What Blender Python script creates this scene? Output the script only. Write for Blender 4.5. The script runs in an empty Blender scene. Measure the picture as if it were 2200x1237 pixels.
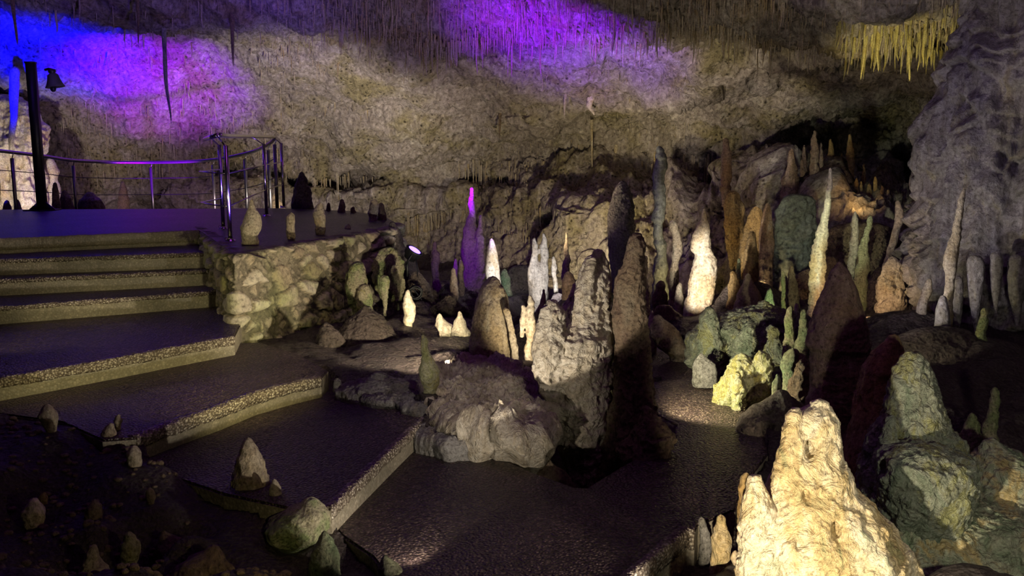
import bpy, bmesh, math, random
import numpy as np
from mathutils import Vector
random.seed(7); rng = np.random.default_rng(7)
SC = bpy.context.scene
COL = SC.collection
# ------------------------------------------------------------------ camera
F = 2000.0; PITCH = math.atan((618.5-297)/F); H = 2.05
CP, SP = math.cos(PITCH), math.sin(PITCH)
def P(px, py, Y):
    a = (px-1100)/F; b = (618.5-py)/F
    t = Y/(CP+b*SP)
    return np.array((a*t, Y, H+(-SP+b*CP)*t))
def G(px, py, z):
    a = (px-1100)/F; b = (618.5-py)/F
    t = (z-H)/(-SP+b*CP)
    return np.array((a*t, (CP+b*SP)*t, z))
cam = bpy.data.cameras.new('camera'); co = bpy.data.objects.new('camera', cam); COL.objects.link(co)
co.location = (0, 0, H); co.rotation_euler = (math.pi/2-PITCH, 0, 0)
cam.sensor_width = 36; cam.lens = F/2200*36; cam.clip_end = 200
SC.camera = co
# ------------------------------------------------------------------ noise
def _h(ix, iy, iz, seed):
    n = (ix*374761393 + iy*668265263 + iz*2147483647 + seed*1274126177) & 0xffffffff
    n = ((n ^ (n >> 13))*1274126177) & 0xffffffff
    n = ((n ^ (n >> 16))*2246822519) & 0xffffffff
    return ((n ^ (n >> 15)) & 0xffffff)/float(0xffffff)
def vnoise(p, seed=0):
    i = np.floor(p).astype(np.int64); f = p-i
    u = f*f*f*(f*(f*6-15)+10)
    x, y, z = i[:, 0], i[:, 1], i[:, 2]; r = 0
    for dx in (0, 1):
        wx = u[:, 0] if dx else 1-u[:, 0]
        for dy in (0, 1):
            wy = u[:, 1] if dy else 1-u[:, 1]
            for dz in (0, 1):
                wz = u[:, 2] if dz else 1-u[:, 2]
                r = r+wx*wy*wz*_h(x+dx, y+dy, z+dz, seed)
    return r*2-1
def fbm(p, sc, oc=3, seed=0, st=(1, 1, 1)):
    q = p*np.array(st)*sc; r = 0; a = 1; s = 0
    for k in range(oc):
        r = r+a*vnoise(q+17.3*k, seed+k); s += a; a *= .5; q = q*2.03
    return r/s
def ridged(p, sc, oc=3, seed=0, st=(1, 1, 1)):
    q = p*np.array(st)*sc; r = 0; a = 1; s = 0
    for k in range(oc):
        r = r+a*(1-2*np.abs(vnoise(q+9.1*k, seed+k))); s += a; a *= .5; q = q*2.03
    return r/s
def worley(p, sc, seed=0, st=(1, 1, 1)):
    q = p*np.array(st)*sc; i = np.floor(q).astype(np.int64)
    f1 = np.full(len(q), 9.); f2 = np.full(len(q), 9.); cid = np.zeros(len(q))
    for dx in (-1, 0, 1):
        for dy in (-1, 0, 1):
            for dz in (-1, 0, 1):
                cx, cy, cz = i[:, 0]+dx, i[:, 1]+dy, i[:, 2]+dz
                h1 = _h(cx, cy, cz, seed); h2 = _h(cx, cy, cz, seed+5); h3 = _h(cx, cy, cz, seed+9)
                d = np.sqrt((q[:, 0]-cx-h1)**2+(q[:, 1]-cy-h2)**2+(q[:, 2]-cz-h3)**2)
                m = d < f1
                f2 = np.where(m, f1, np.minimum(f2, d)); cid = np.where(m, h1, cid); f1 = np.where(m, d, f1)
    return f1, f2, cid
def sm(x): x = np.clip(x, 0, 1); return x*x*(3-2*x)
# ------------------------------------------------------------------ mesh helpers
def mk(name, V, Fc, mat, parent=None, loc=None, smooth=True, attr=None):
    V = np.asarray(V, dtype=np.float64)
    if loc is not None: V = V-np.asarray(loc)
    me = bpy.data.meshes.new(name)
    me.vertices.add(len(V)); me.vertices.foreach_set('co', V.astype(np.float32).ravel())
    if isinstance(Fc, np.ndarray) and Fc.ndim == 2:
        n, k = Fc.shape
        me.loops.add(n*k); me.loops.foreach_set('vertex_index', Fc.astype(np.int32).ravel())
        me.polygons.add(n); me.polygons.foreach_set('loop_start', np.arange(0, n*k, k, dtype=np.int32))
        me.polygons.foreach_set('loop_total', np.full(n, k, dtype=np.int32))
    else:
        tot = [len(f) for f in Fc]; st = np.concatenate(([0], np.cumsum(tot)[:-1]))
        me.loops.add(sum(tot)); me.loops.foreach_set('vertex_index', np.array([i for f in Fc for i in f], dtype=np.int32))
        me.polygons.add(len(Fc)); me.polygons.foreach_set('loop_start', st.astype(np.int32))
        me.polygons.foreach_set('loop_total', np.array(tot, dtype=np.int32))
    me.update(calc_edges=True); me.validate()
    if smooth: me.polygons.foreach_set('use_smooth', np.ones(len(me.polygons), dtype=bool))
    for m in (mat if isinstance(mat, (list, tuple)) else [mat]): me.materials.append(m)
    if attr is not None and len(attr) == len(me.vertices):
        a = me.attributes.new('tint', 'FLOAT', 'POINT'); a.data.foreach_set('value', attr.astype(np.float32))
    o = bpy.data.objects.new(name, me); COL.objects.link(o)
    if loc is not None: o.location = tuple(float(v) for v in loc)
    if parent is not None:
        o.parent = parent
    return o
def empty(name, loc, label, cat, group=None):
    o = bpy.data.objects.new(name, None); COL.objects.link(o); o.location = tuple(float(v) for v in loc)
    o.empty_display_size = .1
    return tag(o, label, cat, group)
def tag(o, label=None, cat=None, group=None, kind=None):
    if label: o['label'] = label
    if cat: o['category'] = cat
    if group: o['group'] = group
    if kind: o['kind'] = kind
    return o
def gridfaces(nr, nc, wrap=False):
    r = np.arange(nr-1)[:, None]; c = np.arange(nc if wrap else nc-1)[None, :]
    c2 = (c+1) % nc
    return np.stack([r*nc+c, (r+1)*nc+c, (r+1)*nc+c2, r*nc+c2], -1).reshape(-1, 4)
def normals(V, Fc):
    a, b, c, d = (V[Fc[:, k]] for k in range(4))
    n = np.cross(c-a, d-b); N = np.zeros_like(V)
    for k in range(4):
        for j in range(3): N[:, j] += np.bincount(Fc[:, k], weights=n[:, j], minlength=len(V))
    l = np.linalg.norm(N, axis=1, keepdims=True); l[l == 0] = 1
    return N/l
def tube(pts, rad, seg=10, close=True):
    pts = [np.asarray(p, float) for p in pts]; n = len(pts)
    if np.isscalar(rad): rad = [rad]*n
    V = []; up = np.array((0, 0, 1.))
    prev = None
    for i, p in enumerate(pts):
        d = pts[min(i+1, n-1)]-pts[max(i-1, 0)]; d = d/np.linalg.norm(d)
        if prev is None:
            a = np.cross(d, up if abs(d[2]) < .9 else np.array((1., 0, 0)))
        else:
            a = prev-d*np.dot(prev, d)
        a /= np.linalg.norm(a); prev = a; b = np.cross(d, a)
        for k in range(seg):
            t = 2*math.pi*k/seg; V.append(p+rad[i]*(a*math.cos(t)+b*math.sin(t)))
    Fc = [tuple(int(x) for x in f) for f in gridfaces(n, seg, True)]
    if close:
        Fc.append(tuple(range(seg))); Fc.append(tuple(reversed(range((n-1)*seg, n*seg))))
    return V, Fc
def join(parts):
    V = []; Fc = []
    for v, f in parts:
        o = len(V); V += [np.asarray(q, float) for q in v]; Fc += [tuple(i+o for i in g) for g in f]
    return V, Fc
def boxm(c, s, rz=0, tilt=None):
    V = []
    for x in (-1, 1):
        for y in (-1, 1):
            for z in (-1, 1):
                v = Vector((x*s[0]/2, y*s[1]/2, z*s[2]/2))
                if tilt is not None: v = tilt @ v
                v = np.array((v.x*math.cos(rz)-v.y*math.sin(rz), v.x*math.sin(rz)+v.y*math.cos(rz), v.z))
                V.append(v+np.asarray(c))
    return V, [(0, 1, 3, 2), (4, 6, 7, 5), (0, 4, 5, 1), (2, 3, 7, 6), (0, 2, 6, 4), (1, 5, 7, 3)]
def lathe(c, prof, seg=20, R=None):
    V = []
    for z, r in prof:
        for k in range(seg):
            t = 2*math.pi*k/seg; v = Vector((r*math.cos(t), r*math.sin(t), z))
            if R is not None: v = R @ v
            V.append(np.asarray(c)+np.array(v))
    n = len(prof); Fc = [tuple(int(x) for x in f) for f in gridfaces(n, seg, True)]
    Fc.append(tuple(reversed(range(seg)))); Fc.append(tuple(range((n-1)*seg, n*seg)))
    return V, Fc
# ------------------------------------------------------------------ materials
def newmat(name):
    m = bpy.data.materials.new(name); m.use_nodes = True
    nt = m.node_tree; b = nt.nodes['Principled BSDF']; return m, nt, b
def nd(nt, t, **k):
    n = nt.nodes.new(t)
    for a, v in k.items():
        if a in n.inputs: n.inputs[a].default_value = v
        else: setattr(n, a, v)
    return n
def ramp(nt, fac, stops):
    r = nt.nodes.new('ShaderNodeValToRGB'); e = r.color_ramp.elements
    while len(e) < len(stops): e.new(.5)
    for x, (p, c) in zip(e, stops): x.position = p; x.color = (*c, 1) if len(c) == 3 else c
    nt.links.new(fac, r.inputs[0]); return r
def mixc(nt, fac, a, b, mode='MIX'):
    m = nt.nodes.new('ShaderNodeMix'); m.data_type = 'RGBA'; m.blend_type = mode
    for s, v in ((0, fac), (6, a), (7, b)):
        if hasattr(v, 'links'): nt.links.new(v, m.inputs[s])
        else: m.inputs[s].default_value = v if s == 0 else (*v, 1)
    return m.outputs[2]
def rock(name, base, alt, stain, rough=.6, scale=1., bump=1., streak=0., pits=.5, spec=.4, alt_lo=.48, alt_hi=.62, st_lo=.55, st_hi=.7):
    m, nt, b = newmat(name); L = nt.links
    g = nd(nt, 'ShaderNodeNewGeometry'); mp = nd(nt, 'ShaderNodeMapping'); L.new(g.outputs['Position'], mp.inputs[0])
    v = mp.outputs[0]
    n1 = nd(nt, 'ShaderNodeTexNoise', Scale=1.6*scale, Detail=6., Roughness=.62); L.new(v, n1.inputs['Vector'])
    n2 = nd(nt, 'ShaderNodeTexNoise', Scale=4.5*scale, Detail=5., Roughness=.65); n2.inputs['Distortion'].default_value = .6
    mp2 = nd(nt, 'ShaderNodeMapping'); mp2.inputs['Location'].default_value = (3.1, 7.7, 1.3); mp2.inputs['Scale'].default_value = (1, 1, .45)
    L.new(g.outputs['Position'], mp2.inputs[0]); L.new(mp2.outputs[0], n2.inputs['Vector'])
    n3 = nd(nt, 'ShaderNodeTexNoise', Scale=28.*scale, Detail=6., Roughness=.7); L.new(v, n3.inputs['Vector'])
    f1 = ramp(nt, n1.outputs['Fac'], [(alt_lo, (0, 0, 0)), (alt_hi, (1, 1, 1))])
    c = mixc(nt, f1.outputs[0], base, alt)
    f2 = ramp(nt, n2.outputs['Fac'], [(st_lo, (0, 0, 0)), (st_hi, (1, 1, 1))])
    c = mixc(nt, f2.outputs[0], c, stain)
    f3 = ramp(nt, n3.outputs['Fac'], [(.34, (.26, .23, .21)), (.46, (.82, .8, .78)), (.56, (1., .99, .97)), (.66, (1.45, 1.42, 1.36))])
    c = mixc(nt, .85, c, f3.outputs[0], 'MULTIPLY')
    if streak:
        mp3 = nd(nt, 'ShaderNodeMapping'); mp3.inputs['Scale'].default_value = (14, 14, .9); L.new(g.outputs['Position'], mp3.inputs[0])
        n4 = nd(nt, 'ShaderNodeTexNoise', Scale=1., Detail=4., Roughness=.6); L.new(mp3.outputs[0], n4.inputs['Vector'])
        f4 = ramp(nt, n4.outputs['Fac'], [(.4, (.5, .46, .4)), (.58, (1.1, 1.1, 1.1))])
        c = mixc(nt, streak, c, f4.outputs[0], 'MULTIPLY')
    vo = nd(nt, 'ShaderNodeTexVoronoi', Scale=16*scale); L.new(v, vo.inputs['Vector'])
    pm = ramp(nt, n1.outputs['Fac'], [(.46, (0, 0, 0)), (.56, (1, 1, 1))])
    pr = ramp(nt, vo.outputs['Distance'], [(.1, (.12, .1, .08)), (.3, (1, 1, 1))])
    pf = nd(nt, 'ShaderNodeMath', operation='MULTIPLY'); L.new(pm.outputs[0], pf.inputs[0]); pf.inputs[1].default_value = pits
    c = mixc(nt, pf.outputs[0], c, pr.outputs[0], 'MULTIPLY')
    L.new(c, b.inputs['Base Color'])
    b1 = nd(nt, 'ShaderNodeBump', Strength=.75*bump, Distance=.035); L.new(n3.outputs['Fac'], b1.inputs['Height'])
    b2 = nd(nt, 'ShaderNodeBump', Strength=.5*bump, Distance=.05); L.new(n2.outputs['Fac'], b2.inputs['Height']); L.new(b1.outputs[0], b2.inputs['Normal'])
    b3 = nd(nt, 'ShaderNodeBump', Strength=.5*bump*pits, Distance=.03); L.new(vo.outputs['Distance'], b3.inputs['Height']); L.new(b2.outputs[0], b3.inputs['Normal'])
    L.new(b3.outputs[0], b.inputs['Normal'])
    b.inputs['Roughness'].default_value = rough; b.inputs['Specular IOR Level'].default_value = spec
    return m
M = {}
M['wall'] = rock('cave_wall_limestone', (.40, .345, .315), (.31, .265, .15), (.53, .48, .43), .8, .6, 1.6, .45, 1.)
M['ceil'] = rock('cave_ceiling_limestone', (.36, .32, .27), (.30, .24, .12), (.44, .36, .3), .75, .8, 1.2, .7, .3)
M['pale'] = rock('pale_calcite', (.62, .54, .42), (.55, .42, .25), (.70, .66, .56), .5, 1.4, .6, .3, .25)
M['cream'] = rock('cream_calcite', (.50, .43, .33), (.42, .33, .20), (.38, .36, .28), .5, 1.6, 1., .4, .4)
M['ochre'] = rock('ochre_calcite', (.42, .27, .10), (.35, .25, .12), (.50, .38, .2), .55, 1.6, 1.1, .4, .4)
M['green'] = rock('algae_green_calcite', (.33, .34, .20), (.20, .29, .15), (.46, .43, .3), .5, 2.2, 1.4, .3, .4)
M['mossy'] = rock('mossy_cream_calcite', (.50, .45, .30), (.30, .36, .16), (.42, .38, .14), .5, 2.4, 1.2, .2, .6, alt_lo=.45, alt_hi=.55)
M['pink'] = rock('pinkish_calcite', (.38, .27, .21), (.32, .2, .12), (.42, .35, .28), .55, 1.4, 1.1, .5, .4)
M['grey'] = rock('grey_limestone', (.30, .285, .27), (.24, .23, .2), (.38, .33, .25), .6, 1.6, 1.4, .1, .7)
M['flow'] = rock('grey_flowstone', (.36, .33, .33), (.27, .25, .22), (.42, .37, .25), .45, 1.1, 1.1, .55, .3)
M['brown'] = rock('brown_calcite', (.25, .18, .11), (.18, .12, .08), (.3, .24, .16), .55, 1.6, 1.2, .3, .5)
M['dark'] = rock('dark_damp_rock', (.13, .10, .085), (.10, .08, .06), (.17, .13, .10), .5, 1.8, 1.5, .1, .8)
M['ground'] = rock('damp_cave_earth', (.095, .072, .065), (.07, .055, .045), (.14, .11, .09), .5, 2.2, 1.5, .0, .7)
M['straw'] = rock('straw_stalactite_calcite', (.45, .38, .28), (.40, .30, .15), (.5, .45, .38), .5, 2., .6, .3, 0)
M['ystraw'] = rock('yellow_stalactite_calcite', (.50, .43, .16), (.42, .33, .08), (.5, .45, .25), .5, 3., .6, .3, 0)
def vari(name, cols, sc=1., bump=1., rough=.5):
    m, nt, b = newmat(name); L = nt.links
    g = nd(nt, 'ShaderNodeNewGeometry')
    mp = nd(nt, 'ShaderNodeMapping'); mp.inputs['Scale'].default_value = (1, 1, .5); L.new(g.outputs['Position'], mp.inputs[0])
    n1 = nd(nt, 'ShaderNodeTexNoise', Scale=3.2*sc, Detail=7., Roughness=.68); n1.inputs['Distortion'].default_value = 1.2; L.new(mp.outputs[0], n1.inputs['Vector'])
    r = ramp(nt, n1.outputs['Fac'], [(.3, cols[0]), (.42, cols[1]), (.5, cols[2]), (.58, cols[3]), (.7, cols[4])])
    n3 = nd(nt, 'ShaderNodeTexNoise', Scale=34.*sc, Detail=6., Roughness=.7); L.new(g.outputs['Position'], n3.inputs['Vector'])
    f3 = ramp(nt, n3.outputs['Fac'], [(.32, (.35, .32, .28)), (.45, (.85, .84, .82)), (.56, (1, 1, 1)), (.68, (1.35, 1.3, 1.25))])
    c = mixc(nt, .85, r.outputs[0], f3.outputs[0], 'MULTIPLY')
    n5 = nd(nt, 'ShaderNodeTexNoise', Scale=7.*sc, Detail=5., Roughness=.6); n5.inputs['Distortion'].default_value = 2.; L.new(g.outputs['Position'], n5.inputs['Vector'])
    f5 = ramp(nt, n5.outputs['Fac'], [(.47, (1, 1, 1)), (.5, (.45, .4, .33)), (.53, (1, 1, 1))])
    c = mixc(nt, .5, c, f5.outputs[0], 'MULTIPLY'); L.new(c, b.inputs['Base Color'])
    b1 = nd(nt, 'ShaderNodeBump', Strength=.6*bump, Distance=.03); L.new(n3.outputs['Fac'], b1.inputs['Height'])
    b2 = nd(nt, 'ShaderNodeBump', Strength=.7*bump, Distance=.08); L.new(n5.outputs['Fac'], b2.inputs['Height']); L.new(b1.outputs[0], b2.inputs['Normal'])
    L.new(b2.outputs[0], b.inputs['Normal']); b.inputs['Roughness'].default_value = rough; b.inputs['Specular IOR Level'].default_value = .45
    return m
M['glare'] = vari('stained_cream_flowstone', [(.20, .24, .12), (.52, .38, .18), (.62, .50, .30), (.68, .58, .42), (.42, .44, .28)])
M['varig'] = vari('green_and_ochre_flowstone', [(.10, .16, .10), (.22, .27, .17), (.34, .35, .25), (.42, .33, .15), (.50, .46, .36)])
M['coney'] = vari('grey_green_algae_rock', [(.14, .19, .13), (.26, .30, .22), (.36, .38, .30), (.34, .34, .14), (.40, .44, .38)], 1.5, 1.4)
M['mossr'] = vari('yellow_green_mossy_rock', [(.22, .28, .10), (.42, .42, .18), (.52, .50, .32), (.48, .42, .12), (.40, .42, .26)], 1.8, 1.2)
M['slate'] = rock('slate_blue_flowstone', (.20, .215, .20), (.16, .17, .14), (.26, .26, .22), .5, 1., .8, .5, .1)
M['column'] = vari('weathered_cream_column', [(.26, .22, .15), (.40, .34, .25), (.46, .41, .33), (.50, .42, .30), (.34, .34, .26)], .9, 1.)
# walkway aggregate
def aggregate(name, c1, c2, c3, sc, rough, bump, gap=(.3, .27, .26)):
    m, nt, b = newmat(name); L = nt.links
    g = nd(nt, 'ShaderNodeNewGeometry')
    vo = nd(nt, 'ShaderNodeTexVoronoi', Scale=sc); L.new(g.outputs['Position'], vo.inputs['Vector'])
    r = ramp(nt, vo.outputs['Color'], [(.15, c1), (.6, c2), (.92, c3)])
    e = ramp(nt, vo.outputs['Distance'], [(.25, (1, 1, 1)), (.6, gap)])
    c = mixc(nt, 1., r.outputs[0], e.outputs[0], 'MULTIPLY')
    n = nd(nt, 'ShaderNodeTexNoise', Scale=1.7, Detail=5.); L.new(g.outputs['Position'], n.inputs['Vector'])
    f = ramp(nt, n.outputs['Fac'], [(.35, (.6, .58, .58)), (.65, (1.15, 1.1, 1.1))])
    c = mixc(nt, 1., c, f.outputs[0], 'MULTIPLY'); L.new(c, b.inputs['Base Color'])
    bp = nd(nt, 'ShaderNodeBump', Strength=bump, Distance=.012); bp.invert = True; L.new(vo.outputs['Distance'], bp.inputs['Height'])
    n2 = nd(nt, 'ShaderNodeTexNoise', Scale=6., Detail=3.); L.new(g.outputs['Position'], n2.inputs['Vector'])
    b2 = nd(nt, 'ShaderNodeBump', Strength=.15, Distance=.05); L.new(n2.outputs['Fac'], b2.inputs['Height']); L.new(bp.outputs[0], b2.inputs['Normal'])
    L.new(b2.outputs[0], b.inputs['Normal'])
    b.inputs['Roughness'].default_value = rough; b.inputs['Specular IOR Level'].default_value = .55
    return m
M['agg'] = aggregate('wet_washed_aggregate', (.05, .033, .03), (.095, .066, .058), (.26, .20, .15), 62., .4, 1.)
M['deck'] = aggregate('wet_dark_concrete', (.10, .085, .085), (.14, .12, .115), (.2, .18, .17), 45., .45, .35)
M['edge'] = aggregate('pale_exposed_pebbles', (.28, .24, .18), (.42, .37, .28), (.7, .65, .52), 60., .4, 1.)
M['cement'] = aggregate('smooth_cement_face', (.25, .23, .17), (.28, .255, .19), (.40, .36, .27), 60., .55, .25, (.78, .76, .72))
# rubble masonry
def masonry():
    m, nt, b = newmat('rubble_masonry'); L = nt.links
    a = nd(nt, 'ShaderNodeAttribute', attribute_name='tint'); g = nd(nt, 'ShaderNodeNewGeometry')
    r = ramp(nt, a.outputs['Fac'], [(0, (.17, .145, .11)), (.12, (.22, .19, .14)), (.3, (.36, .31, .24)), (.55, (.44, .36, .25)), (.75, (.52, .46, .37)), (1, (.62, .56, .45))])
    n = nd(nt, 'ShaderNodeTexNoise', Scale=22., Detail=7., Roughness=.7); L.new(g.outputs['Position'], n.inputs['Vector'])
    f = ramp(nt, n.outputs['Fac'], [(.33, (.35, .33, .3)), (.5, (.95, .93, .9)), (.7, (1.25, 1.2, 1.1))])
    c = mixc(nt, 1., r.outputs[0], f.outputs[0], 'MULTIPLY')
    n2 = nd(nt, 'ShaderNodeTexNoise', Scale=2.5, Detail=4.); L.new(g.outputs['Position'], n2.inputs['Vector'])
    f2 = ramp(nt, n2.outputs['Fac'], [(.45, (1, 1, 1)), (.65, (.8, .95, .6))])
    c = mixc(nt, .8, c, f2.outputs[0], 'MULTIPLY')
    L.new(c, b.inputs['Base Color'])
    bp = nd(nt, 'ShaderNodeBump', Strength=.9, Distance=.03); L.new(n.outputs['Fac'], bp.inputs['Height']); L.new(bp.outputs[0], b.inputs['Normal'])
    b.inputs['Roughness'].default_value = .7
    return m
M['masonry'] = masonry()
def metal(name, col, rough, met=1.):
    m, nt, b = newmat(name); L = nt.links
    n = nd(nt, 'ShaderNodeTexNoise', Scale=40., Detail=3.); g = nd(nt, 'ShaderNodeNewGeometry'); L.new(g.outputs['Position'], n.inputs['Vector'])
    r = ramp(nt, n.outputs['Fac'], [(.3, tuple(c*.85 for c in col)), (.7, col)]); L.new(r.outputs[0], b.inputs['Base Color'])
    b.inputs['Metallic'].default_value = met; b.inputs['Roughness'].default_value = rough
    return m
M['steel'] = metal('stainless_steel', (.72, .68, .62), .22)
M['iron'] = metal('dark_painted_steel', (.03, .028, .03), .45, .6)
M['rail'] = metal('weathered_rail_steel', (.28, .26, .27), .35, .9)
M['black'] = metal('black_plastic', (.012, .012, .014), .5, 0.)
M['shade'] = metal('dull_lamp_shade', (.09, .085, .08), .6, .3)
def emis(name, col, s):
    m, nt, b = newmat(name); b.inputs['Base Color'].default_value = (*col, 1)
    b.inputs['Emission Color'].default_value = (*col, 1); b.inputs['Emission Strength'].default_value = s
    return m
M['vlens'] = emis('lit_violet_lens', (.16, .09, 1.), 7.)
M['wlens'] = emis('lit_white_lens', (1., .95, .9), 10.)
# ------------------------------------------------------------------ rock bodies
CONTACT = []     # ground contact points feeding the floor
def body(prof, Y, kind='drip', amp=1., seed=None, squash=.9, down=.12, dens=2.6, flute=0, depthslope=0., sk=0., dents=None):
    """profile rows (py, x_left, x_right) at distance Y -> closed lumpy solid"""
    seed = seed if seed is not None else random.randint(0, 9999)
    pr = sorted(prof)
    py = np.array([p[0] for p in pr], float); xl = np.array([p[1] for p in pr], float); xr = np.array([p[2] for p in pr], float)
    step = dens
    top_r = (xr[0]-xl[0])/2
    rise = min(top_r*.75, 14.)
    ys = np.arange(py[0]-rise, py[-1]+step, step)
    yc = np.clip(ys, py[0], py[-1])
    c = np.interp(yc, py, (xl+xr)/2); r = np.interp(yc, py, (xr-xl)/2)
    k = max(1, int(6/step)); 
    if len(ys) > 4*k:
        ker = np.hanning(2*k+3)[1:-1]; ker /= ker.sum()
        pad = len(ker)//2
        r = np.convolve(np.pad(r, pad, 'edge'), ker, 'valid'); c = np.convolve(np.pad(c, pad, 'edge'), ker, 'valid')
    if kind in ('ring', 'drip', 'lump'):
        rr_ = np.maximum(r, 2.); ph = np.cumsum(step/(rr_*2.2))
        c = c+.30*rr_*vnoise(np.stack([ph, ph*0, ph*0+seed*.7], -1), seed+50)*np.clip(12/rr_, .15, 1)
        r = r*(1+.16*vnoise(np.stack([ph*2.3, ph*0+3, ph*0+seed*.7], -1), seed+51)*np.clip(16/rr_, .2, 1))
    w = np.clip((ys-ys[0])/(min(top_r*1.3, 14+top_r*.25)+1e-6), 0, 1); r = r*np.sqrt(1-(1-w)**2)
    r[0] = max(r[0], .02)
    Pw = np.array([P(cx, y, Y) for cx, y in zip(c, ys)]); R = r*Y/F
    # foot below ground
    nb = 4
    foot = np.array([Pw[-1]-np.array((0, 0, down*(i+1)/nb)) for i in range(nb)])
    Pw = np.vstack([Pw, foot]); R = np.concatenate([R, R[-1]*np.linspace(1.0, .9, nb)])
    rm = R.max(); seg = int(np.clip(2*math.pi*rm*F/Y/(step*1.15), 10, 260))
    th = np.arange(seg)*2*math.pi/seg
    cs, sn = np.cos(th), np.sin(th)
    V = np.empty((len(Pw), seg, 3))
    V[:, :, 0] = Pw[:, 0, None]+R[:, None]*cs; V[:, :, 1] = Pw[:, 1, None]+R[:, None]*sn*squash+depthslope*(Pw[0, 2]-Pw[:, 2])[:, None]
    V[:, :, 2] = Pw[:, 2, None]+sk*R[:, None]*cs
    Rv = np.repeat(R, seg)[:, None]
    d = np.stack([np.tile(cs, len(Pw)), np.tile(sn, len(Pw)), np.full(len(Pw)*seg, .25)], -1)
    V = V.reshape(-1, 3); q = V+seed*1.37
    fq = 1/max(rm, .03)
    if kind == 'drip':
        n = .13*rm*fbm(q, fq*1.0, 3, seed)+.09*rm*fbm(q, fq*2.0, 3, seed+3, (.5, .5, 2.2))+.05*rm*ridged(q, fq*4.5, 2, seed+7, (.6, .6, 1.6))
    elif kind == 'ring':
        n = .10*rm*fbm(q, fq*1.1, 2, seed)+.17*rm*ridged(q, fq*1.5, 2, seed+4, (.22, .22, 1.7))+.05*rm*fbm(q, fq*5, 2, seed+9)
    elif kind == 'flow':
        n = .10*rm*fbm(q, fq*1.2, 3, seed)+.10*rm*ridged(q, fq*3., 3, seed+2, (1, 1, .22))+.03*rm*fbm(q, fq*9, 2, seed+5)
    elif kind == 'lump':
        f1, f2, _ = worley(q, fq*1.4, seed)
        n = .22*rm*(.6-f1)+.13*rm*fbm(q, fq*2.2, 3, seed)+.05*rm*ridged(q, fq*6, 2, seed)
    elif kind == 'crag':
        f1, f2, _ = worley(q, fq*2.2, seed)
        n = .18*rm*fbm(q, fq*1.3, 3, seed)+.10*rm*np.minimum(f2-f1, .5)+.09*rm*ridged(q, fq*3.5, 4, seed)
    else:
        n = 0.1*rm*fbm(q, fq*1.2, 3, seed)
    if kind == 'tier':
        t = V[:, 2]*1.7+1.7*fbm(q, 1.3, 3, seed, (1, 1, .4)); fr = t-np.floor(t)
        t2 = V[:, 2]*4.2+2.4*fbm(q, 2.3, 3, seed+3, (1, 1, .4)); fr2 = t2-np.floor(t2)
        a1 = sm(fr/.12)*(1-fr)**.8; a2 = sm(fr2/.15)*(1-fr2)**.8
        fl = ridged(q, 9, 3, seed+6, (1, 1, .13))
        n = .10*a1*(.8+.9*fbm(q, 2, 2, seed+1))+.08*a2*(.7+1.2*fbm(q, 3.5, 2, seed+8))+.08*fl+.16*fbm(q, 1.3, 3, seed)+.09*ridged(q, 3.2, 2, seed+9, (1, 1, .22))-.12
    px_m = Y/F
    am = min(.016, rm*.14) if rm < .2 else .010
    vs_ = (1, 1, .4) if kind in ('flow', 'tier') else (1, 1, 1.1)
    n = n+am*(.8*ridged(q, .42/am*.33, 4, seed+31, vs_)-.5+.5*fbm(q, .42/am*.6, 3, seed+37, vs_))
    if rm > .1:
        g1, g2, gc = worley(q, 1.1/min(rm, .35)**.6*3, seed+41, (1, 1, .8))
        n = n-np.where(gc > .62, sm((.40-g1)/.25), 0)*min(.035, rm*.12)
    lim = np.minimum(1, Rv[:, 0]/rm*1.15)
    V = V+d*(amp*n*lim)[:, None]
    for (dx_, dy_, dr_, dd_) in (dents or ()):
        c0 = P(dx_, dy_, Y); rad = dr_*Y/F
        g_ = np.exp(-((V[:, 0]-c0[0])/rad)**2-((V[:, 2]-c0[2])/(rad*1.4))**2)*(V[:, 1] < Pw[:, 1].mean())
        V[:, 1] += dd_*sm(g_*1.6)
    Fc = gridfaces(len(Pw), seg, True)
    # caps
    t = V[:seg].mean(0)+np.array((0, 0, R[0]*.3)); bt = V[-seg:].mean(0); nV = len(V)
    V = np.vstack([V, t, bt]); L0 = (len(Pw)-1)*seg
    i = np.arange(seg); j = (i+1) % seg
    Fc = Fc[:, ::-1]
    c1 = np.stack([i, j, np.full(seg, nV), np.full(seg, nV)], -1); c2 = np.stack([L0+j, L0+i, np.full(seg, nV+1), np.full(seg, nV+1)], -1)
    faces = [tuple(int(x) for x in f) for f in Fc]+[(int(a), int(b), nV) for a, b in zip(i, j)]+[(int(L0+b), int(L0+a), nV+1) for a, b in zip(i, j)]
    base = Pw[-nb-1].copy()
    return V, faces, base, rm
def S(name, label, cat, Y, prof, mat='cream', kind='drip', amp=1., group=None, contact=True, extra=(), **k):
    """one formation; extra = further lobes (Y, prof, kind) fused into the same mesh"""
    V, Fc, base, rm = body(prof, Y, kind, amp, **k)
    parts = [(V, Fc)]
    for e in extra:
        v2, f2, b2, _ = body(e[1], e[0], e[2] if len(e) > 2 else kind, amp)
        parts.append((v2, f2))
    if len(parts) > 1:
        off = 0; VV = []; FF = []
        for v, f in parts:
            VV.append(v); FF += [tuple(i+off for i in g) for g in f]; off += len(v)
        V = np.vstack(VV); Fc = FF
        vox = max(.006, 2.6*Y/F)
        V, Fc = remesh(V, Fc, vox)
        N = normals(V, Fc); q = V+base[0]*3.1
        V = V+N*(amp*(.010*ridged(q, 22, 3, 5)+.008*fbm(q, 40, 2, 8)))[:, None]*min(1, rm/.12)
    if contact: CONTACT.append((base[0], base[1], base[2], max(rm, .05)))
    o = mk(name, V, Fc, M[mat], loc=base)
    return tag(o, label, cat, group)
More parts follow.
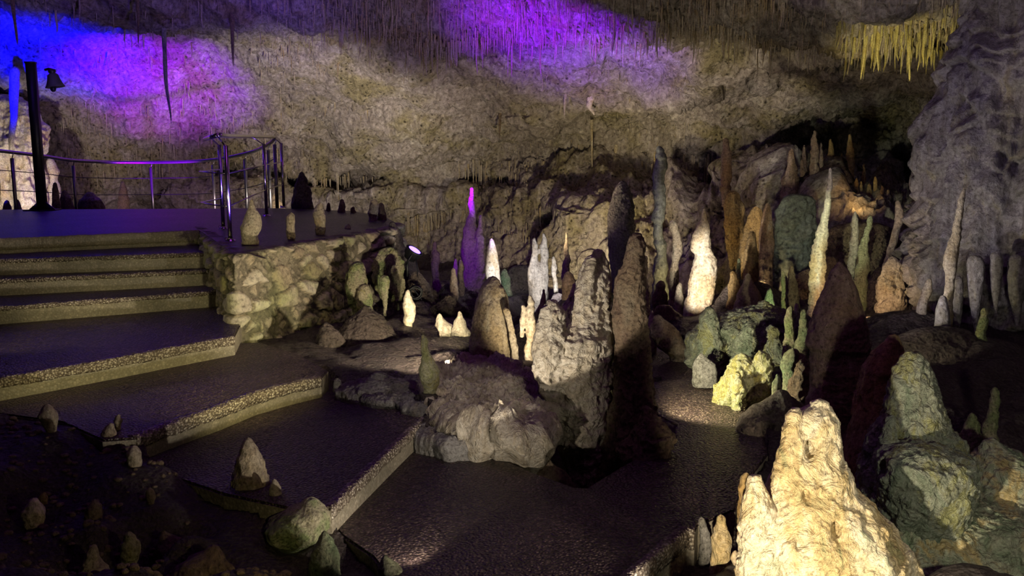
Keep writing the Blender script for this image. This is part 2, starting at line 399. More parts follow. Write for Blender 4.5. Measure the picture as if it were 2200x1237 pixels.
def remesh(V, Fc, vox):
    o = mk('tmp', V, Fc, M['grey'])
    md = o.modifiers.new('r', 'REMESH'); md.mode = 'VOXEL'; md.voxel_size = vox
    dg = bpy.context.evaluated_depsgraph_get(); me = o.evaluated_get(dg).to_mesh()
    n = len(me.vertices); v = np.empty(n*3, dtype=np.float32); me.vertices.foreach_get('co', v)
    f = np.empty(len(me.polygons)*4, dtype=np.int32); me.polygons.foreach_get('vertices', f)
    v = v.reshape(-1, 3).astype(float); f = f.reshape(-1, 4)
    me0 = o.data; bpy.data.objects.remove(o); bpy.data.meshes.remove(me0)
    return v, f

def ledge(name, label, outline, z, th, mat, cat='rock', amp=1., under=.25, tilt=(0, 0), dome=.1, seed=3):
    """flat-topped craggy block whose top outline is given as ground points"""
    ol = np.array([G(a, b, z)[:2] for a, b in outline]); c = ol.mean(0)
    d = ol-c; an = np.arctan2(d[:, 1], d[:, 0]); r = np.hypot(d[:, 0], d[:, 1]); o_ = np.argsort(an); an = an[o_]; r = r[o_]
    seg = 300; th_ = np.linspace(-math.pi, math.pi, seg, endpoint=False)
    R = np.interp(th_, np.r_[an-2*math.pi, an, an+2*math.pi], np.r_[r, r, r])
    R = R*.93*(1+.08*fbm(np.stack([np.cos(th_)*3, np.sin(th_)*3, th_*0+seed], -1), 1, 3, seed))
    rho = np.r_[np.linspace(.01, .97, 90), 1, 1, .99, .97, .95, .92, .9, .88, .86, .84, .82, .8]
    down = np.r_[np.zeros(90), .03, .1, .2, .3, .4, .5, .6, .7, .8, .9, .95, 1]
    rho[-11:] = 1-under*np.linspace(0, 1, 11)**1.3
    X = c[0]+rho[:, None]*R*np.cos(th_); Y = c[1]+rho[:, None]*R*np.sin(th_)
    Z = z-th*down[:, None]+np.where(down[:, None] < .02, dome*(1-rho[:, None]**2), 0)+tilt[0]*(X-c[0])+tilt[1]*(Y-c[1])
    V = np.stack([X, Y, Z+0*X], -1).reshape(-1, 3); n = len(rho)
    Fc = gridfaces(n, seg, True); N = normals(V, Fc)
    if N[:seg*20, 2].mean() < 0: N = -N; Fc = Fc[:, ::-1]
    f1, f2, cid = worley(V, 3.6, seed); g1, g2, gc = worley(V, 10., seed+1)
    h = .07*(cid-.5)*sm((f2-f1)/.12)+.10*ridged(V, 2.3, 4, seed)+.05*(gc-.5)*sm((g2-g1)/.15)+.04*ridged(V, 9, 4, seed+2, (1, 1, .5))+.016*ridged(V, 32, 3, seed+5)
    V = V+N*(amp*h)[:, None]
    V = np.vstack([V, V[-seg:].mean(0)]); k = len(V)-1; L_ = (n-1)*seg
    faces = [tuple(int(q) for q in f) for f in Fc]+[(int(L_+i), int(L_+(i+1) % seg), k) for i in range(seg)]
    faces.append(tuple(int(i) for i in range(seg)))
    o = mk(name, V, faces, M[mat], loc=(c[0], c[1], z-th))
    return tag(o, label, cat)
# ------------------------------------------------------------------ cave shell
def lut(xs, ys): return lambda v: np.interp(v, xs, ys)
CXS = [-1500, -600, 0, 500, 900, 1300, 1600, 1850, 2100, 2700, 3700]
CT = {  # py : Y for each column
 -900: [8, 8, 8, 8, 8, 7.5, 7, 7, 7, 7, 6],
 -300: [10.5, 11, 11.5, 11.5, 11, 10.5, 9.5, 9, 8.5, 8, 7],
 0:    [12.5, 13.5, 14.5, 14.5, 13.5, 12.5, 11.5, 10.5, 10, 9, 8],
 120:  [14, 15, 16.5, 16.5, 15.2, 14.2, 13, 11.8, 11.2, 10, 9],
 230:  [15, 16.5, 18, 18.2, 17.2, 16, 14.2, 13, 12.5, 11, 10],
 340:  [16, 17.5, 19, 19.6, 18.8, 16.9, 15, 14.5, 14, 12, 10],
 450:  [16, 18, 19.3, 20, 19.5, 14.6, 13.6, 13.2, 13, 12, 10],
 600:  [16, 18, 19.3, 20, 19.0, 13.4, 12.4, 11.9, 12., 11, 10],
 900:  [16, 18, 19.3, 20, 19., 13.2, 12.3, 11.9, 12., 11, 10]}
CYS = sorted(CT)
TAB = np.array([CT[k] for k in CYS], float)
def baseY(px, py):
    px = np.asarray(px, float); py = np.asarray(py, float)
    def sp(v, xs):
        xs = np.asarray(xs, float); i = np.clip(np.searchsorted(xs, v)-1, 0, len(xs)-2)
        return i, np.clip((v-xs[i])/(xs[i+1]-xs[i]), 0, 1)
    i, u = sp(px, CXS); j, w = sp(py, CYS); u = .5*u+.5*sm(u); w = .5*w+.5*sm(w)
    return (TAB[j, i]*(1-u)+TAB[j, i+1]*u)*(1-w)+(TAB[j+1, i]*(1-u)+TAB[j+1, i+1]*u)*w
lip1 = lut([-1500, 300, 600, 800, 950, 1100, 1300, 1500, 1700, 1850, 2000, 2100, 2600], [60, 60, 75, 95, 120, 85, 88, 78, 95, 110, 105, 60, 0])
lip2 = lut([350, 560, 640, 820, 900, 1040, 1100, 1260, 1340, 1600, 1800, 2000], [392, 352, 385, 372, 350, 338, 270, 235, 232, 170, 140, 110])
def shellY(px, py):
    D = baseY(px, py)
    a = sm((px-850)/200)*(1-sm((px-2150)/200))
    D = D+a*1.0*(sm((py-lip1(px))/14)-.5)
    b = sm((px-1050)/200)*(1-sm((px-1900)/200))
    D = D+b*.8*(sm((py-lip2(px)-15*fbm(np.stack([px/40, px*0, px*0], -1), 1, 2, 3))/18)-.5)
    c = sm((px-330)/80)*(1-sm((px-1050)/80))
    wob = 14*fbm(np.stack([px/60, px*0, px*0+5], -1), 1, 3, 8)
    u = (py-np.interp(px, [350, 560, 640, 820, 900, 1040], [392, 352, 388, 372, 395, 380])-wob)
    D = D+c*1.0*(np.exp(-(np.clip(u-6, -99, 99)/9)**2))-c*.5*sm((u-8)/40)
    g = lambda x, y, sx, sy: np.exp(-((px-x)/sx)**2-((py-y)/sy)**2)
    D = D+4*g(1945, 378, 28, 42)+2.2*g(1840, 255, 120, 40)+1.5*g(1750, 300, 60, 40)+1.3*g(1530, 395, 30, 30)+1.0*g(1195, 475, 28, 12)
    e = sm((px-1770)/25)*(1-sm((px-1975)/25))
    D = D-e*1.8*sm((py-432)/10)
    f_ = sm((px-1660)/30)*(1-sm((px-1775)/15))
    D = D-f_*1.2*sm((py-380)/25)
    return D
def build_shell():
    xs = np.concatenate([np.arange(-1500, -60, 30), np.arange(-60, 2260, 3.1), np.arange(2260, 3700, 30)])
    ys = np.concatenate([np.arange(-900, -40, 24), np.arange(-40, 740, 3.1), np.arange(745, 900, 15)])
    PX, PY = np.meshgrid(xs, ys); px = PX.ravel(); py = PY.ravel()
    Y = shellY(px, py)
    a = (px-1100)/F; b = (618.5-py)/F; t = Y/(CP+b*SP)
    V = np.stack([a*t, Y, H+(-SP+b*CP)*t], -1)
    Fc = gridfaces(len(ys), len(xs))[:, ::-1]
    N = normals(V, Fc)
    if N[:, 1].mean() > 0: N = -N; 
    wl = sm((py-150)/120)
    n = .42*(.45+.55*wl)*fbm(V, .55, 3, 11)+.16*fbm(V, 1.9, 4, 21, (1, 1, .8))
    n += .10*ridged(V, 1.6, 3, 31, (1, 1, .6))*wl
    n += (.055*ridged(V, 5.5, 3, 41, (1, 1, .35)))*(1.3-.5*wl)
    n += .05*fbm(V, 9., 3, 51)*wl
    dg = np.stack([V[:, 0]*.93+V[:, 2]*.36, V[:, 1], V[:, 2]*.93-V[:, 0]*.36], -1)
    n += .13*wl*ridged(dg, 1.5, 4, 35, (.32, .6, 1.5))+.05*wl*ridged(dg, 5., 3, 36, (.4, .6, 1.3))
    n += .022*ridged(V, 17, 2, 55, (1, 1, .6))
    cm = sm((px-880)/80)*(1-sm((px-1720)/200))*sm((py-330)/60)          # vertical curtains under the overhang
    n += .10*cm*ridged(V, 2.6, 3, 61, (1, .3, .12)); c2 = sm((px-1260)/80)*(1-sm((px-1930)/80))*sm((py-330)/60)
    n += .34*c2*ridged(V, 1.3, 3, 63, (1, .5, .16))+.12*c2*ridged(V, 4.5, 3, 64, (1, .5, .3))
    f1, f2, cid = worley(V, 3.4, 71, (1, 1, 1.3))
    msk = sm((fbm(V, .9, 2, 77)+.02)/.15)*wl
    n -= .20*msk*np.where(cid > .45, sm((.42-f1)/.3), 0)
    f1, f2, cid = worley(V, 8., 81, (1, 1, 1.4))
    n -= .07*wl*np.where(cid > .55, sm((.42-f1)/.3), 0)
    V = V+N*n[:, None]
    nc = len(xs); row = int(np.searchsorted(ys, 60))
    # rows above the straw fringe are ceiling, the rest back wall
    cj = np.array([min(len(ys)-1, int(np.searchsorted(ys, lip1(x)))) for x in xs])
    fr = np.arange(len(Fc))//(nc-1); fcn = np.arange(len(Fc)) % (nc-1)
    top = fr < cj[fcn]
    for nm, mask, mt in (('ceiling', top, 'ceil'), ('wall_back', ~top, 'wall')):
        f = Fc[mask]; u, inv = np.unique(f, return_inverse=True)
        o = mk(nm, V[u], inv.reshape(f.shape), M[mt]); tag(o, kind='structure')
    return xs, ys, V.reshape(len(ys), len(xs), 3)
SX, SY, SV = build_shell()
def shell_at(px, py):
    j = int(np.clip(np.searchsorted(SY, py), 0, len(SY)-1)); i = int(np.clip(np.searchsorted(SX, px), 0, len(SX)-1))
    return SV[j, i]
# ------------------------------------------------------------------ stalagmites (rows: py, left, right)
ZD = 1.05
def on(px, py, z): return float(G(px, py, z)[1])
# right foreground
S('flowstone_mound', 'mottled green and grey flowstone mound spreading across the bottom right corner', 'rock formation', 4.75,
  [(1080, 1860, 2130), (1130, 1760, 2260), (1190, 1690, 2330), (1240, 1650, 2400), (1400, 1600, 2450)], 'varig', 'crag', 1.1, squash=.7, dens=3.4, down=.3,
  extra=((5.0, [(955, 2110, 2150), (990, 2085, 2220), (1050, 2060, 2330), (1130, 2040, 2400), (1300, 2000, 2450)], 'flow'),))
S('stalagmite', 'glaring warm-lit hollowed stalagmite with spreading skirt in the right foreground', 'stalagmite', 4.15,
  [(872, 1742, 1782), (885, 1706, 1794), (905, 1690, 1800), (950, 1684, 1806), (1000, 1668, 1815), (1045, 1645, 1832), (1085, 1632, 1868), (1130, 1612, 1905), (1180, 1600, 1940), (1240, 1588, 1975), (1400, 1570, 2000)], 'glare', 'crag', .75, down=.3, squash=.75, dens=2.4, dents=[(1728, 955, 14, .10), (1765, 1100, 10, .05), (1690, 1130, 9, .04), (1800, 985, 9, .05), (1712, 1040, 9, .04)],
  extra=((4.1, [(885, 1692, 1722), (930, 1680, 1730), (1010, 1664, 1730), (1100, 1640, 1740)], 'crag'), (4.05, [(1030, 1606, 1640), (1060, 1600, 1650), (1120, 1590, 1680), (1240, 1580, 1700)], 'crag')))
S('stalagmite', 'broad mossy green conical stalagmite with a blocky bulge, right of the glaring one', 'stalagmite', 4.85,
  [(768, 1938, 1985), (790, 1922, 2000), (830, 1908, 2015), (880, 1890, 2030), (925, 1872, 2045), (960, 1862, 2060), (1000, 1850, 2080), (1050, 1845, 2088), (1100, 1850, 2080), (1160, 1860, 2065), (1260, 1840, 2080)], 'coney', 'crag', .9, squash=.8,
  extra=((4.6, [(965, 1890, 2050), (985, 1880, 2088), (1030, 1880, 2092), (1080, 1890, 2080), (1130, 1905, 2065)], 'crag'), (4.7, [(905, 1900, 1930), (950, 1890, 1930), (1010, 1880, 1930), (1080, 1875, 1930)], 'drip')))
S('stalagmite', 'leaning brown and ochre stalagmite slab behind the mossy green cone', 'stalagmite', 5.3,
  [(728, 1905, 1935), (760, 1875, 1945), (790, 1855, 1955), (850, 1842, 1960), (920, 1822, 1950), (980, 1808, 1945), (1040, 1800, 1940), (1120, 1795, 1940)], 'ochre', 'flow', .8)
S('stalagmite', 'large smooth bulb-shaped stalagmite with an overhanging collar, purple lit on its left', 'stalagmite', 6.1,
  [(568, 1795, 1812), (590, 1780, 1828), (625, 1768, 1845), (665, 1752, 1856), (700, 1742, 1864), (728, 1732, 1868), (742, 1728, 1870), (752, 1738, 1870), (800, 1738, 1872), (850, 1733, 1866), (900, 1728, 1856), (945, 1724, 1845)], 'pink', 'drip', .45, dens=2.2)
S('stalagmite', 'knobbly finger stalagmite standing alone near the right edge', 'stalagmite', 5.6,
  [(836, 2130, 2144), (860, 2127, 2147), (880, 2124, 2144), (905, 2117, 2145), (935, 2112, 2141), (970, 2106, 2142), (1000, 2100, 2150)], 'mossy', 'ring', .9)
S('stalagmite', 'short blunt stub just left of the knobbly finger near the right edge', 'stalagmite', 5.6,
  [(892, 2082, 2098), (915, 2072, 2102), (950, 2055, 2112), (990, 2050, 2120)], 'mossy', 'lump', .9)
S('stalagmite', 'cream stump at the right end of the lowest step', 'stalagmite', 4.6,
  [(1112, 1540, 1560), (1135, 1534, 1566), (1165, 1526, 1570), (1200, 1524, 1568), (1225, 1520, 1570)], 'glare', 'lump', .6, down=.2)
S('stalagmite', 'thin curved shard beside the cream stump at the lowest step', 'stalagmite', 4.7,
  [(1115, 1500, 1514), (1140, 1502, 1524), (1170, 1504, 1530), (1205, 1500, 1534)], 'grey', 'crag', .8)
S('stalagmite', 'small shadowed lobe on the left flank of the glaring stalagmite', 'stalagmite', 4.25,
  [(1022, 1592, 1612), (1045, 1588, 1622), (1080, 1586, 1630), (1110, 1585, 1632), (1180, 1584, 1632)], 'ochre', 'lump', .6, contact=False, down=.3)
S('pebble', 'pale round pebble below the cream stump', 'pebble', 4.5, [(1187, 1574, 1588), (1200, 1570, 1592), (1212, 1573, 1590)], 'pale', 'lump', .4, down=.03)
# centre
S('stalagmite', 'massive pale twin-shouldered column standing in the middle of the chamber', 'stalagmite', 6.3,
  [(545, 1272, 1298), (560, 1256, 1305), (600, 1240, 1311), (640, 1222, 1313), (670, 1200, 1313), (700, 1176, 1314), (730, 1158, 1314), (790, 1150, 1315), (840, 1160, 1314), (880, 1182, 1314), (930, 1190, 1314), (1010, 1212, 1318), (1060, 1225, 1330)], 'column', 'flow', 1., down=.4, dens=2.2,
  extra=((6.25, [(705, 1165, 1300), (740, 1150, 1312), (800, 1150, 1314), (860, 1164, 1312), (910, 1184, 1312)], 'drip'), (6.1, [(648, 1176, 1196), (672, 1162, 1212), (710, 1148, 1215), (760, 1144, 1212), (800, 1148, 1206), (840, 1160, 1204), (870, 1176, 1206)], 'crag'),
         (6.2, [(560, 1262, 1285), (620, 1240, 1280), (700, 1215, 1275), (790, 1200, 1275)], 'flow')))
S('stalagmite', 'tall dark brown column touching the pale central one on its right', 'stalagmite', 6.15,
  [(509, 1355, 1380), (522, 1348, 1385), (545, 1346, 1383), (570, 1338, 1384), (600, 1324, 1386), (660, 1318, 1388), (740, 1322, 1393), (800, 1322, 1399), (880, 1312, 1407), (950, 1296, 1420), (1010, 1280, 1400), (1050, 1275, 1370)], 'brown', 'flow', 1.1, down=.4, dens=2.2,
  extra=((5.9, [(880, 1380, 1400), (910, 1370, 1430), (940, 1350, 1450), (975, 1330, 1440)], 'crag'),))
S('stalagmite', 'rounded hood-shaped stalagmite with a shadowed front, left of the central column', 'stalagmite', 7.7,
  [(603, 1045, 1072), (615, 1034, 1082), (640, 1026, 1090), (670, 1019, 1094), (700, 1014, 1098), (740, 1010, 1104), (775, 1008, 1112)], 'cream', 'flow', .6,
  extra=((7.5, [(665, 1080, 1095), (690, 1088, 1102), (720, 1094, 1108), (745, 1096, 1112), (775, 1098, 1112)], 'ring'),))
S('stalagmite', 'green-tinged bottle-shaped stalagmite standing on the front rock ledge', 'stalagmite', 6.4,
  [(722, 904, 914), (732, 901, 919), (748, 902, 920), (762, 903, 925), (778, 899, 934), (795, 898, 942), (812, 900, 942), (825, 904, 942), (838, 908, 938)], 'mossr', 'drip', .5)
ledge('boulder', 'craggy layered rock ledge jutting over the dark pit in front of the central column',
  [(925, 860), (932, 820), (950, 790), (985, 765), (1040, 772), (1100, 795), (1140, 828), (1165, 862), (1186, 900), (1180, 930), (1130, 945), (1080, 925), (1010, 915), (950, 895)], .22, .55, 'column', amp=1.1, under=.4, dome=.03)
ledge('boulder', 'low cracked rock lip joining the ledge to the end of the lowest step', [(905, 905), (925, 880), (985, 880), (1035, 905), (1045, 935), (1010, 960), (950, 955), (912, 945)], .10, .3, 'grey', amp=.45, under=.2, dome=.03, seed=9)
ledge('boulder', 'weathered rock sheet carrying the bottle-shaped green stalagmite', [(760, 845), (800, 825), (870, 812), (945, 812), (960, 850), (950, 880), (900, 885), (850, 868), (790, 862)], .19, .3, 'grey', amp=.4, under=.1, dome=.03, seed=14)
S('boulder', 'thin ridge of broken rock along the back edge of the lower landing', 'rock', 6.7,
  [(812, 790, 840), (822, 740, 880), (838, 722, 900), (858, 725, 920)], 'grey', 'crag', .7, squash=.5, contact=False, down=.1,
  extra=((6.7, [(815, 718, 730), (835, 716, 740), (850, 720, 745)], 'crag'),))
S('boulder', 'curved rib of rock half sunk in the pit at the walkway edge', 'rock', 5.7,
  [(997, 1150, 1190), (1008, 1135, 1210), (1025, 1130, 1226), (1045, 1140, 1236)], 'brown', 'crag', .5, squash=.4, contact=False, down=.2)
S('stalagmite', 'narrow blazing white twin spike just left of the central column', 'stalagmite', 7.5,
  [(634, 1136, 1143), (650, 1131, 1147), (680, 1125, 1149), (705, 1126, 1149), (725, 1130, 1149), (745, 1127, 1143), (775, 1128, 1146)], 'pale', 'ring', .8,
  extra=((7.5, [(655, 1120, 1127), (670, 1118, 1128), (692, 1116, 1127)], 'ring'),))
S('stalagmite', 'brightly lit knobbly stalagmite at the foot of the rubble wall', 'stalagmite', 8.6,
  [(625, 872, 880), (640, 867, 885), (655, 866, 892), (672, 867, 893), (690, 868, 889), (702, 870, 888)], 'pale', 'lump', .8)
S('stalagmite', 'small glowing popcorn-textured cone left of the hooded stalagmite', 'stalagmite', 8.3,
  [(671, 984, 992), (685, 981, 998), (700, 976, 1004), (716, 968, 1008), (728, 965, 1008)], 'pale', 'lump', 1.)
S('stalagmite', 'low glowing crusty ridge between the knobbly stalagmite and the popcorn cone', 'stalagmite', 8.4,
  [(676, 940, 948), (688, 936, 958), (702, 938, 975), (718, 940, 985)], 'pale', 'lump', 1.)
S('stalagmite', 'smooth blue-white glowing spire behind the hooded stalagmite', 'stalagmite', 9.6,
  [(515, 1052, 1060), (528, 1049, 1065), (550, 1045, 1070), (575, 1042, 1073), (590, 1042, 1074), (605, 1048, 1076), (640, 1052, 1078)], 'pale', 'flow', .4)
S('stalagmite', 'tall violet-lit spire with a broad jagged base', 'stalagmite', 11.0,
  [(404, 1010, 1017), (430, 1007, 1019), (455, 1008, 1022), (475, 1004, 1024), (490, 999, 1030), (510, 995, 1034), (545, 992, 1042), (600, 990, 1046), (660, 986, 1050), (700, 980, 1056)], 'brown', 'ring', .6,
  extra=((10.9, [(462, 1030, 1036), (480, 1027, 1038), (510, 1022, 1042), (560, 1016, 1044)], 'drip'),))
S('stalagmite', 'pale stalagmite splitting into two upright fingers', 'stalagmite', 9.6,
  [(578, 1133, 1172), (600, 1131, 1177), (630, 1134, 1176), (660, 1142, 1172), (700, 1148, 1166)], 'pale', 'drip', .5,
  extra=((9.6, [(511, 1145, 1151), (525, 1142, 1154), (540, 1143, 1156), (560, 1141, 1158), (590, 1136, 1160)], 'ring'), (9.6, [(501, 1165, 1171), (520, 1163, 1176), (540, 1161, 1179), (560, 1162, 1178), (590, 1158, 1180)], 'ring')))
S('stalagmite', 'slim grey stalagmite lit on its face, right of the two-fingered one', 'stalagmite', 9.2,
  [(553, 1187, 1193), (575, 1184, 1196), (600, 1187, 1196), (625, 1190, 1200), (648, 1194, 1208)], 'cream', 'ring', .6)
S('stalagmite', 'short pointed stalagmite in front of the two-fingered one', 'stalagmite', 8.3,
  [(622, 1166, 1170), (640, 1162, 1173), (665, 1155, 1172), (700, 1150, 1172)], 'cream', 'drip', .5)
S('stalagmite', 'brown stalagmite shaped like a small standing figure beside the floodlight', 'stalagmite', 11.6,
  [(521, 931, 938), (529, 929, 940), (534, 932, 938), (543, 925, 943), (560, 923, 945), (585, 926, 943), (605, 928, 945), (625, 930, 950)], 'brown', 'drip', .3)
for a in [
 ('thin violet-edged spike left of the tall violet spire', 10.8, [(557, 976, 981), (575, 973, 983), (610, 972, 985)], 'brown'),
 ('dark knob-headed spike nearest the tall violet spire on its left', 10.3, [(560, 986, 992), (572, 984, 996), (590, 984, 996), (630, 984, 998)], 'brown'),
 ('plain dark stalagmite with a rounded tip among the spikes below the figure shape', 9.6, [(578, 969, 977), (600, 966, 981), (640, 964, 984), (690, 960, 988)], 'brown'),
 ('greenish lump behind the blue-white spire', 10.2, [(582, 1077, 1090), (600, 1075, 1098), (620, 1075, 1100), (640, 1072, 1105)], 'green'),
 ('stub with a dark cap among the rocks behind the blue-white spire', 10.6, [(563, 1096, 1110), (580, 1092, 1114), (615, 1090, 1118)], 'brown'),
 ('pinkish cave-like lump with a hollow, left shoulder of the central column', 8.2, [(588, 1212, 1228), (600, 1206, 1234), (625, 1204, 1236), (650, 1206, 1236)], 'pink'),
 ('dark needle rising behind the central column', 12.0, [(500, 1215, 1218), (530, 1212, 1222), (570, 1209, 1226), (620, 1206, 1230)], 'brown'),
 ('pale lit column stub glimpsed in the gap between the two central columns', 9.0, [(630, 1311, 1318), (655, 1307, 1325), (685, 1309, 1330), (705, 1315, 1328), (760, 1312, 1330)], 'mossy')]:
    S('stalagmite', a[0], 'stalagmite', a[1], a[2], a[3], 'drip', .7)
# behind, right half
S('stalagmite', 'brilliant white beehive-shaped stalagmite with a narrow tip', 'stalagmite', 10.6,
  [(450, 1510, 1515), (470, 1505, 1520), (485, 1500, 1524), (500, 1492, 1528), (525, 1485, 1532), (540, 1483, 1534), (545, 1491, 1533), (570, 1484, 1536), (600, 1478, 1538), (630, 1476, 1536), (668, 1468, 1528), (690, 1465, 1530)], 'pale', 'drip', .6, dens=1.8)
S('stalagmite', 'tall thin segmented pale green spire right of the beehive-shaped one', 'stalagmite', 9.2,
  [(362, 1782, 1787), (385, 1779, 1788), (410, 1775, 1787), (425, 1772, 1785), (445, 1771, 1785), (465, 1764, 1781), (490, 1757, 1779), (515, 1750, 1777), (535, 1741, 1776), (548, 1740, 1770), (562, 1742, 1770), (580, 1740, 1774), (620, 1742, 1774), (650, 1738, 1768), (680, 1734, 1768)], 'pale', 'ring', .8, dens=1.8)
rows = [
 ('thick grey column reaching up to the roof behind the centre', 12.2, [(318, 1410, 1424), (340, 1405, 1430), (400, 1403, 1430), (440, 1402, 1428), (500, 1402, 1424), (520, 1408, 1430), (580, 1405, 1434), (640, 1400, 1436), (700, 1398, 1436)], 'slate', 'ring'),
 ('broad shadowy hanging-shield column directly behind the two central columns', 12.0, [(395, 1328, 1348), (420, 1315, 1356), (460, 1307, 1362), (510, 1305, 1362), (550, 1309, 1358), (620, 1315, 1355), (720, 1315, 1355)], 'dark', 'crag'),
 ('pinkish roof-touching column above the beehive-shaped stalagmite', 13.0, [(300, 1554, 1566), (325, 1551, 1570), (350, 1550, 1573), (380, 1552, 1576), (410, 1550, 1572), (440, 1552, 1566)], 'pink', 'ring'),
 ('knotted cream column left of the beehive-shaped stalagmite', 11.6, [(478, 1440, 1455), (520, 1440, 1464), (545, 1442, 1466), (560, 1445, 1460), (600, 1436, 1458), (640, 1434, 1454), (680, 1430, 1456)], 'cream', 'drip'),
 ('slim lit post close to the dark central column', 10.5, [(552, 1383, 1392), (590, 1382, 1391), (620, 1384, 1394), (680, 1380, 1398)], 'cream', 'ring'),
 ('stout brown post between the slim lit post and the knotted column', 11.2, [(610, 1408, 1430), (640, 1402, 1434), (690, 1400, 1436)], 'brown', 'ring'),
 ('low cream post at the left foot of the beehive-shaped stalagmite', 10.9, [(612, 1454, 1466), (635, 1450, 1468), (680, 1446, 1470)], 'cream', 'lump'),
 ('tapering pinkish column in the right background', 11.5, [(440, 1644, 1654), (475, 1635, 1660), (520, 1630, 1662), (580, 1628, 1660), (640, 1626, 1658), (680, 1620, 1660)], 'pink', 'flow'),
 ('small glaring yellow-green spike in a dark niche', 9.3, [(584, 1679, 1685), (605, 1677, 1687), (640, 1679, 1687), (660, 1678, 1688)], 'mossy', 'ring'),
 ('blunt grey-green stump left of the small glaring spike', 9.0, [(622, 1650, 1658), (640, 1644, 1664), (668, 1642, 1668)], 'green', 'lump'),
 ('frilly brown stalagmite right of the small glaring spike', 9.6, [(572, 1698, 1704), (600, 1692, 1712), (640, 1690, 1722), (665, 1692, 1720)], 'brown', 'lump'),
 ('slender tan spear left of the green-footed one', 9.8, [(455, 1835, 1840), (480, 1830, 1846), (510, 1829, 1846), (550, 1824, 1843), (590, 1820, 1836), (640, 1815, 1835)], 'cream', 'ring'),
 ('forked tan stalagmite with a thick green foot', 9.3, [(466, 1863, 1873), (480, 1861, 1873), (500, 1858, 1871), (525, 1848, 1868), (560, 1840, 1866), (610, 1832, 1866), (660, 1836, 1862)], 'green', 'drip'),
 ('twisting club-headed stalagmite against the edge of the giant flowstone', 9.5, [(435, 1923, 1935), (455, 1922, 1940), (475, 1922, 1941), (485, 1920, 1936), (510, 1913, 1930), (535, 1906, 1924), (570, 1896, 1918)], 'cream', 'drip'),
 ('rounded brown hump with little cones on top, right of the beehive', 9.6, [(590, 1602, 1612), (610, 1595, 1620), (630, 1585, 1632), (660, 1575, 1638), (690, 1572, 1640)], 'pink', 'crag'),
 ('yellow-green knob right of the beehive-shaped stalagmite', 10.2, [(588, 1568, 1584), (605, 1564, 1586), (640, 1562, 1588), (665, 1560, 1590)], 'ochre', 'lump'),
 ('thin green twig stalagmite above the brown hump', 10.4, [(556, 1585, 1590), (580, 1582, 1592), (605, 1582, 1594)], 'green', 'ring'),
 ('pale upright lobe among the draperies of the right background', 10.8, [(500, 1610, 1622), (540, 1600, 1628), (600, 1596, 1630)], 'ochre', 'flow'),
 ('small pale green pillar with a purple cap in front of the bulb-shaped stalagmite', 6.7, [(758, 1688, 1716), (775, 1680, 1718), (830, 1678, 1715), (880, 1674, 1714)], 'green', 'drip'),
 ('yellowish knobbly post behind the purple-capped pillar', 7.4, [(660, 1694, 1704), (690, 1686, 1706), (720, 1686, 1710), (750, 1682, 1712), (790, 1678, 1714)], 'mossy', 'lump'),
 ('grey post with a rounded head right of the yellowish knobbly post', 7.3, [(668, 1720, 1732), (700, 1714, 1734), (740, 1710, 1738), (790, 1706, 1738)], 'green', 'ring'),
 ('bright stub on the rock shelf above the yellowish knobbly post', 8.2, [(654, 1708, 1716), (668, 1706, 1717), (680, 1705, 1718)], 'pale', 'ring'),
 ('small green cone tucked beside the purple-capped pillar', 6.5, [(806, 1666, 1674), (820, 1662, 1678), (838, 1660, 1682)], 'green', 'drip'),
 ('spiky pale rock tip beside the tiny lamp on the far path', 9.2, [(668, 1398, 1403), (690, 1392, 1408), (715, 1386, 1412)], 'pale', 'crag')]
for r in rows: S('stalagmite', r[0], 'stalagmite', r[1], r[2], r[3], r[4], .8, contact=r[2][-1][0] > 560, down=.3 if r[2][-1][0] > 560 else .02)
# back terrace
for i, (x, y0, w, y1) in enumerate([(1815, 405, 9, 436), (1826, 408, 8, 436), (1840, 384, 11, 434), (1850, 390, 7, 434), (1868, 396, 12, 434), (1880, 380, 9, 432)]):
    S('stalagmite', 'small orange stalagmite standing in the row on the high back terrace', 'stalagmite', 12.3, [(y0, x-w*.2, x+w*.2), (y0+8, x-w*.4, x+w*.4), (y1, x-w*.6, x+w*.6), (y1+8, x-w*.7, x+w*.7)], 'ochre', 'ring', .8, group='orange stalagmites on the high back terrace', contact=False)
for i, a in enumerate([('tallest pink stalagmite in the cluster high at the back', 1750, 282, 16, 385), ('pink stalagmite with a blunt tip, left one of the high back cluster', 1700, 322, 22, 385), ('slim pink stalagmite leaning on the tallest one of the high back cluster', 1764, 308, 9, 380), ('small pink spike in front of the high back cluster', 1723, 344, 14, 390), ('pink knob between the blunt one and the tallest one of the high back cluster', 1728, 312, 10, 380),
   ('tawny stalagmite behind the tip of the thin segmented spire', 1785, 300, 17, 400), ('brown stalagmite with a thin neck right of the tip of the segmented spire', 1826, 290, 16, 400), ('ochre spear rising behind the orange row of the back terrace', 1856, 352, 10, 420), ('slender brown post left of the thin-necked brown one', 1808, 330, 9, 410)]):
    S('stalagmite', a[0], 'stalagmite', 12.6+.08*i, [(a[2], a[1]-a[3]*.18, a[1]+a[3]*.18), (a[2]+22, a[1]-a[3]*.38, a[1]+a[3]*.38), (a[2]+45, a[1]-a[3]*.5, a[1]+a[3]*.55), (a[4], a[1]-a[3]*.75, a[1]+a[3]*.75), (a[4]+60, a[1]-a[3]*1., a[1]+a[3]*1.)], 'pink' if i < 5 else 'ochre', 'ring', .8, contact=False)
for k, (x, y0) in enumerate([(1895, 398), (1908, 408)]):
    S('stalagmite', ['dark stub standing before the white hollow of the back terrace', 'tan stub at the right end of the back terrace row'][k], 'stalagmite', 12.1, [(y0, x-2, x+2), (y0+15, x-4, x+4), (440, x-6, x+6)], 'brown' if k == 0 else 'cream', 'ring', .8, contact=False)
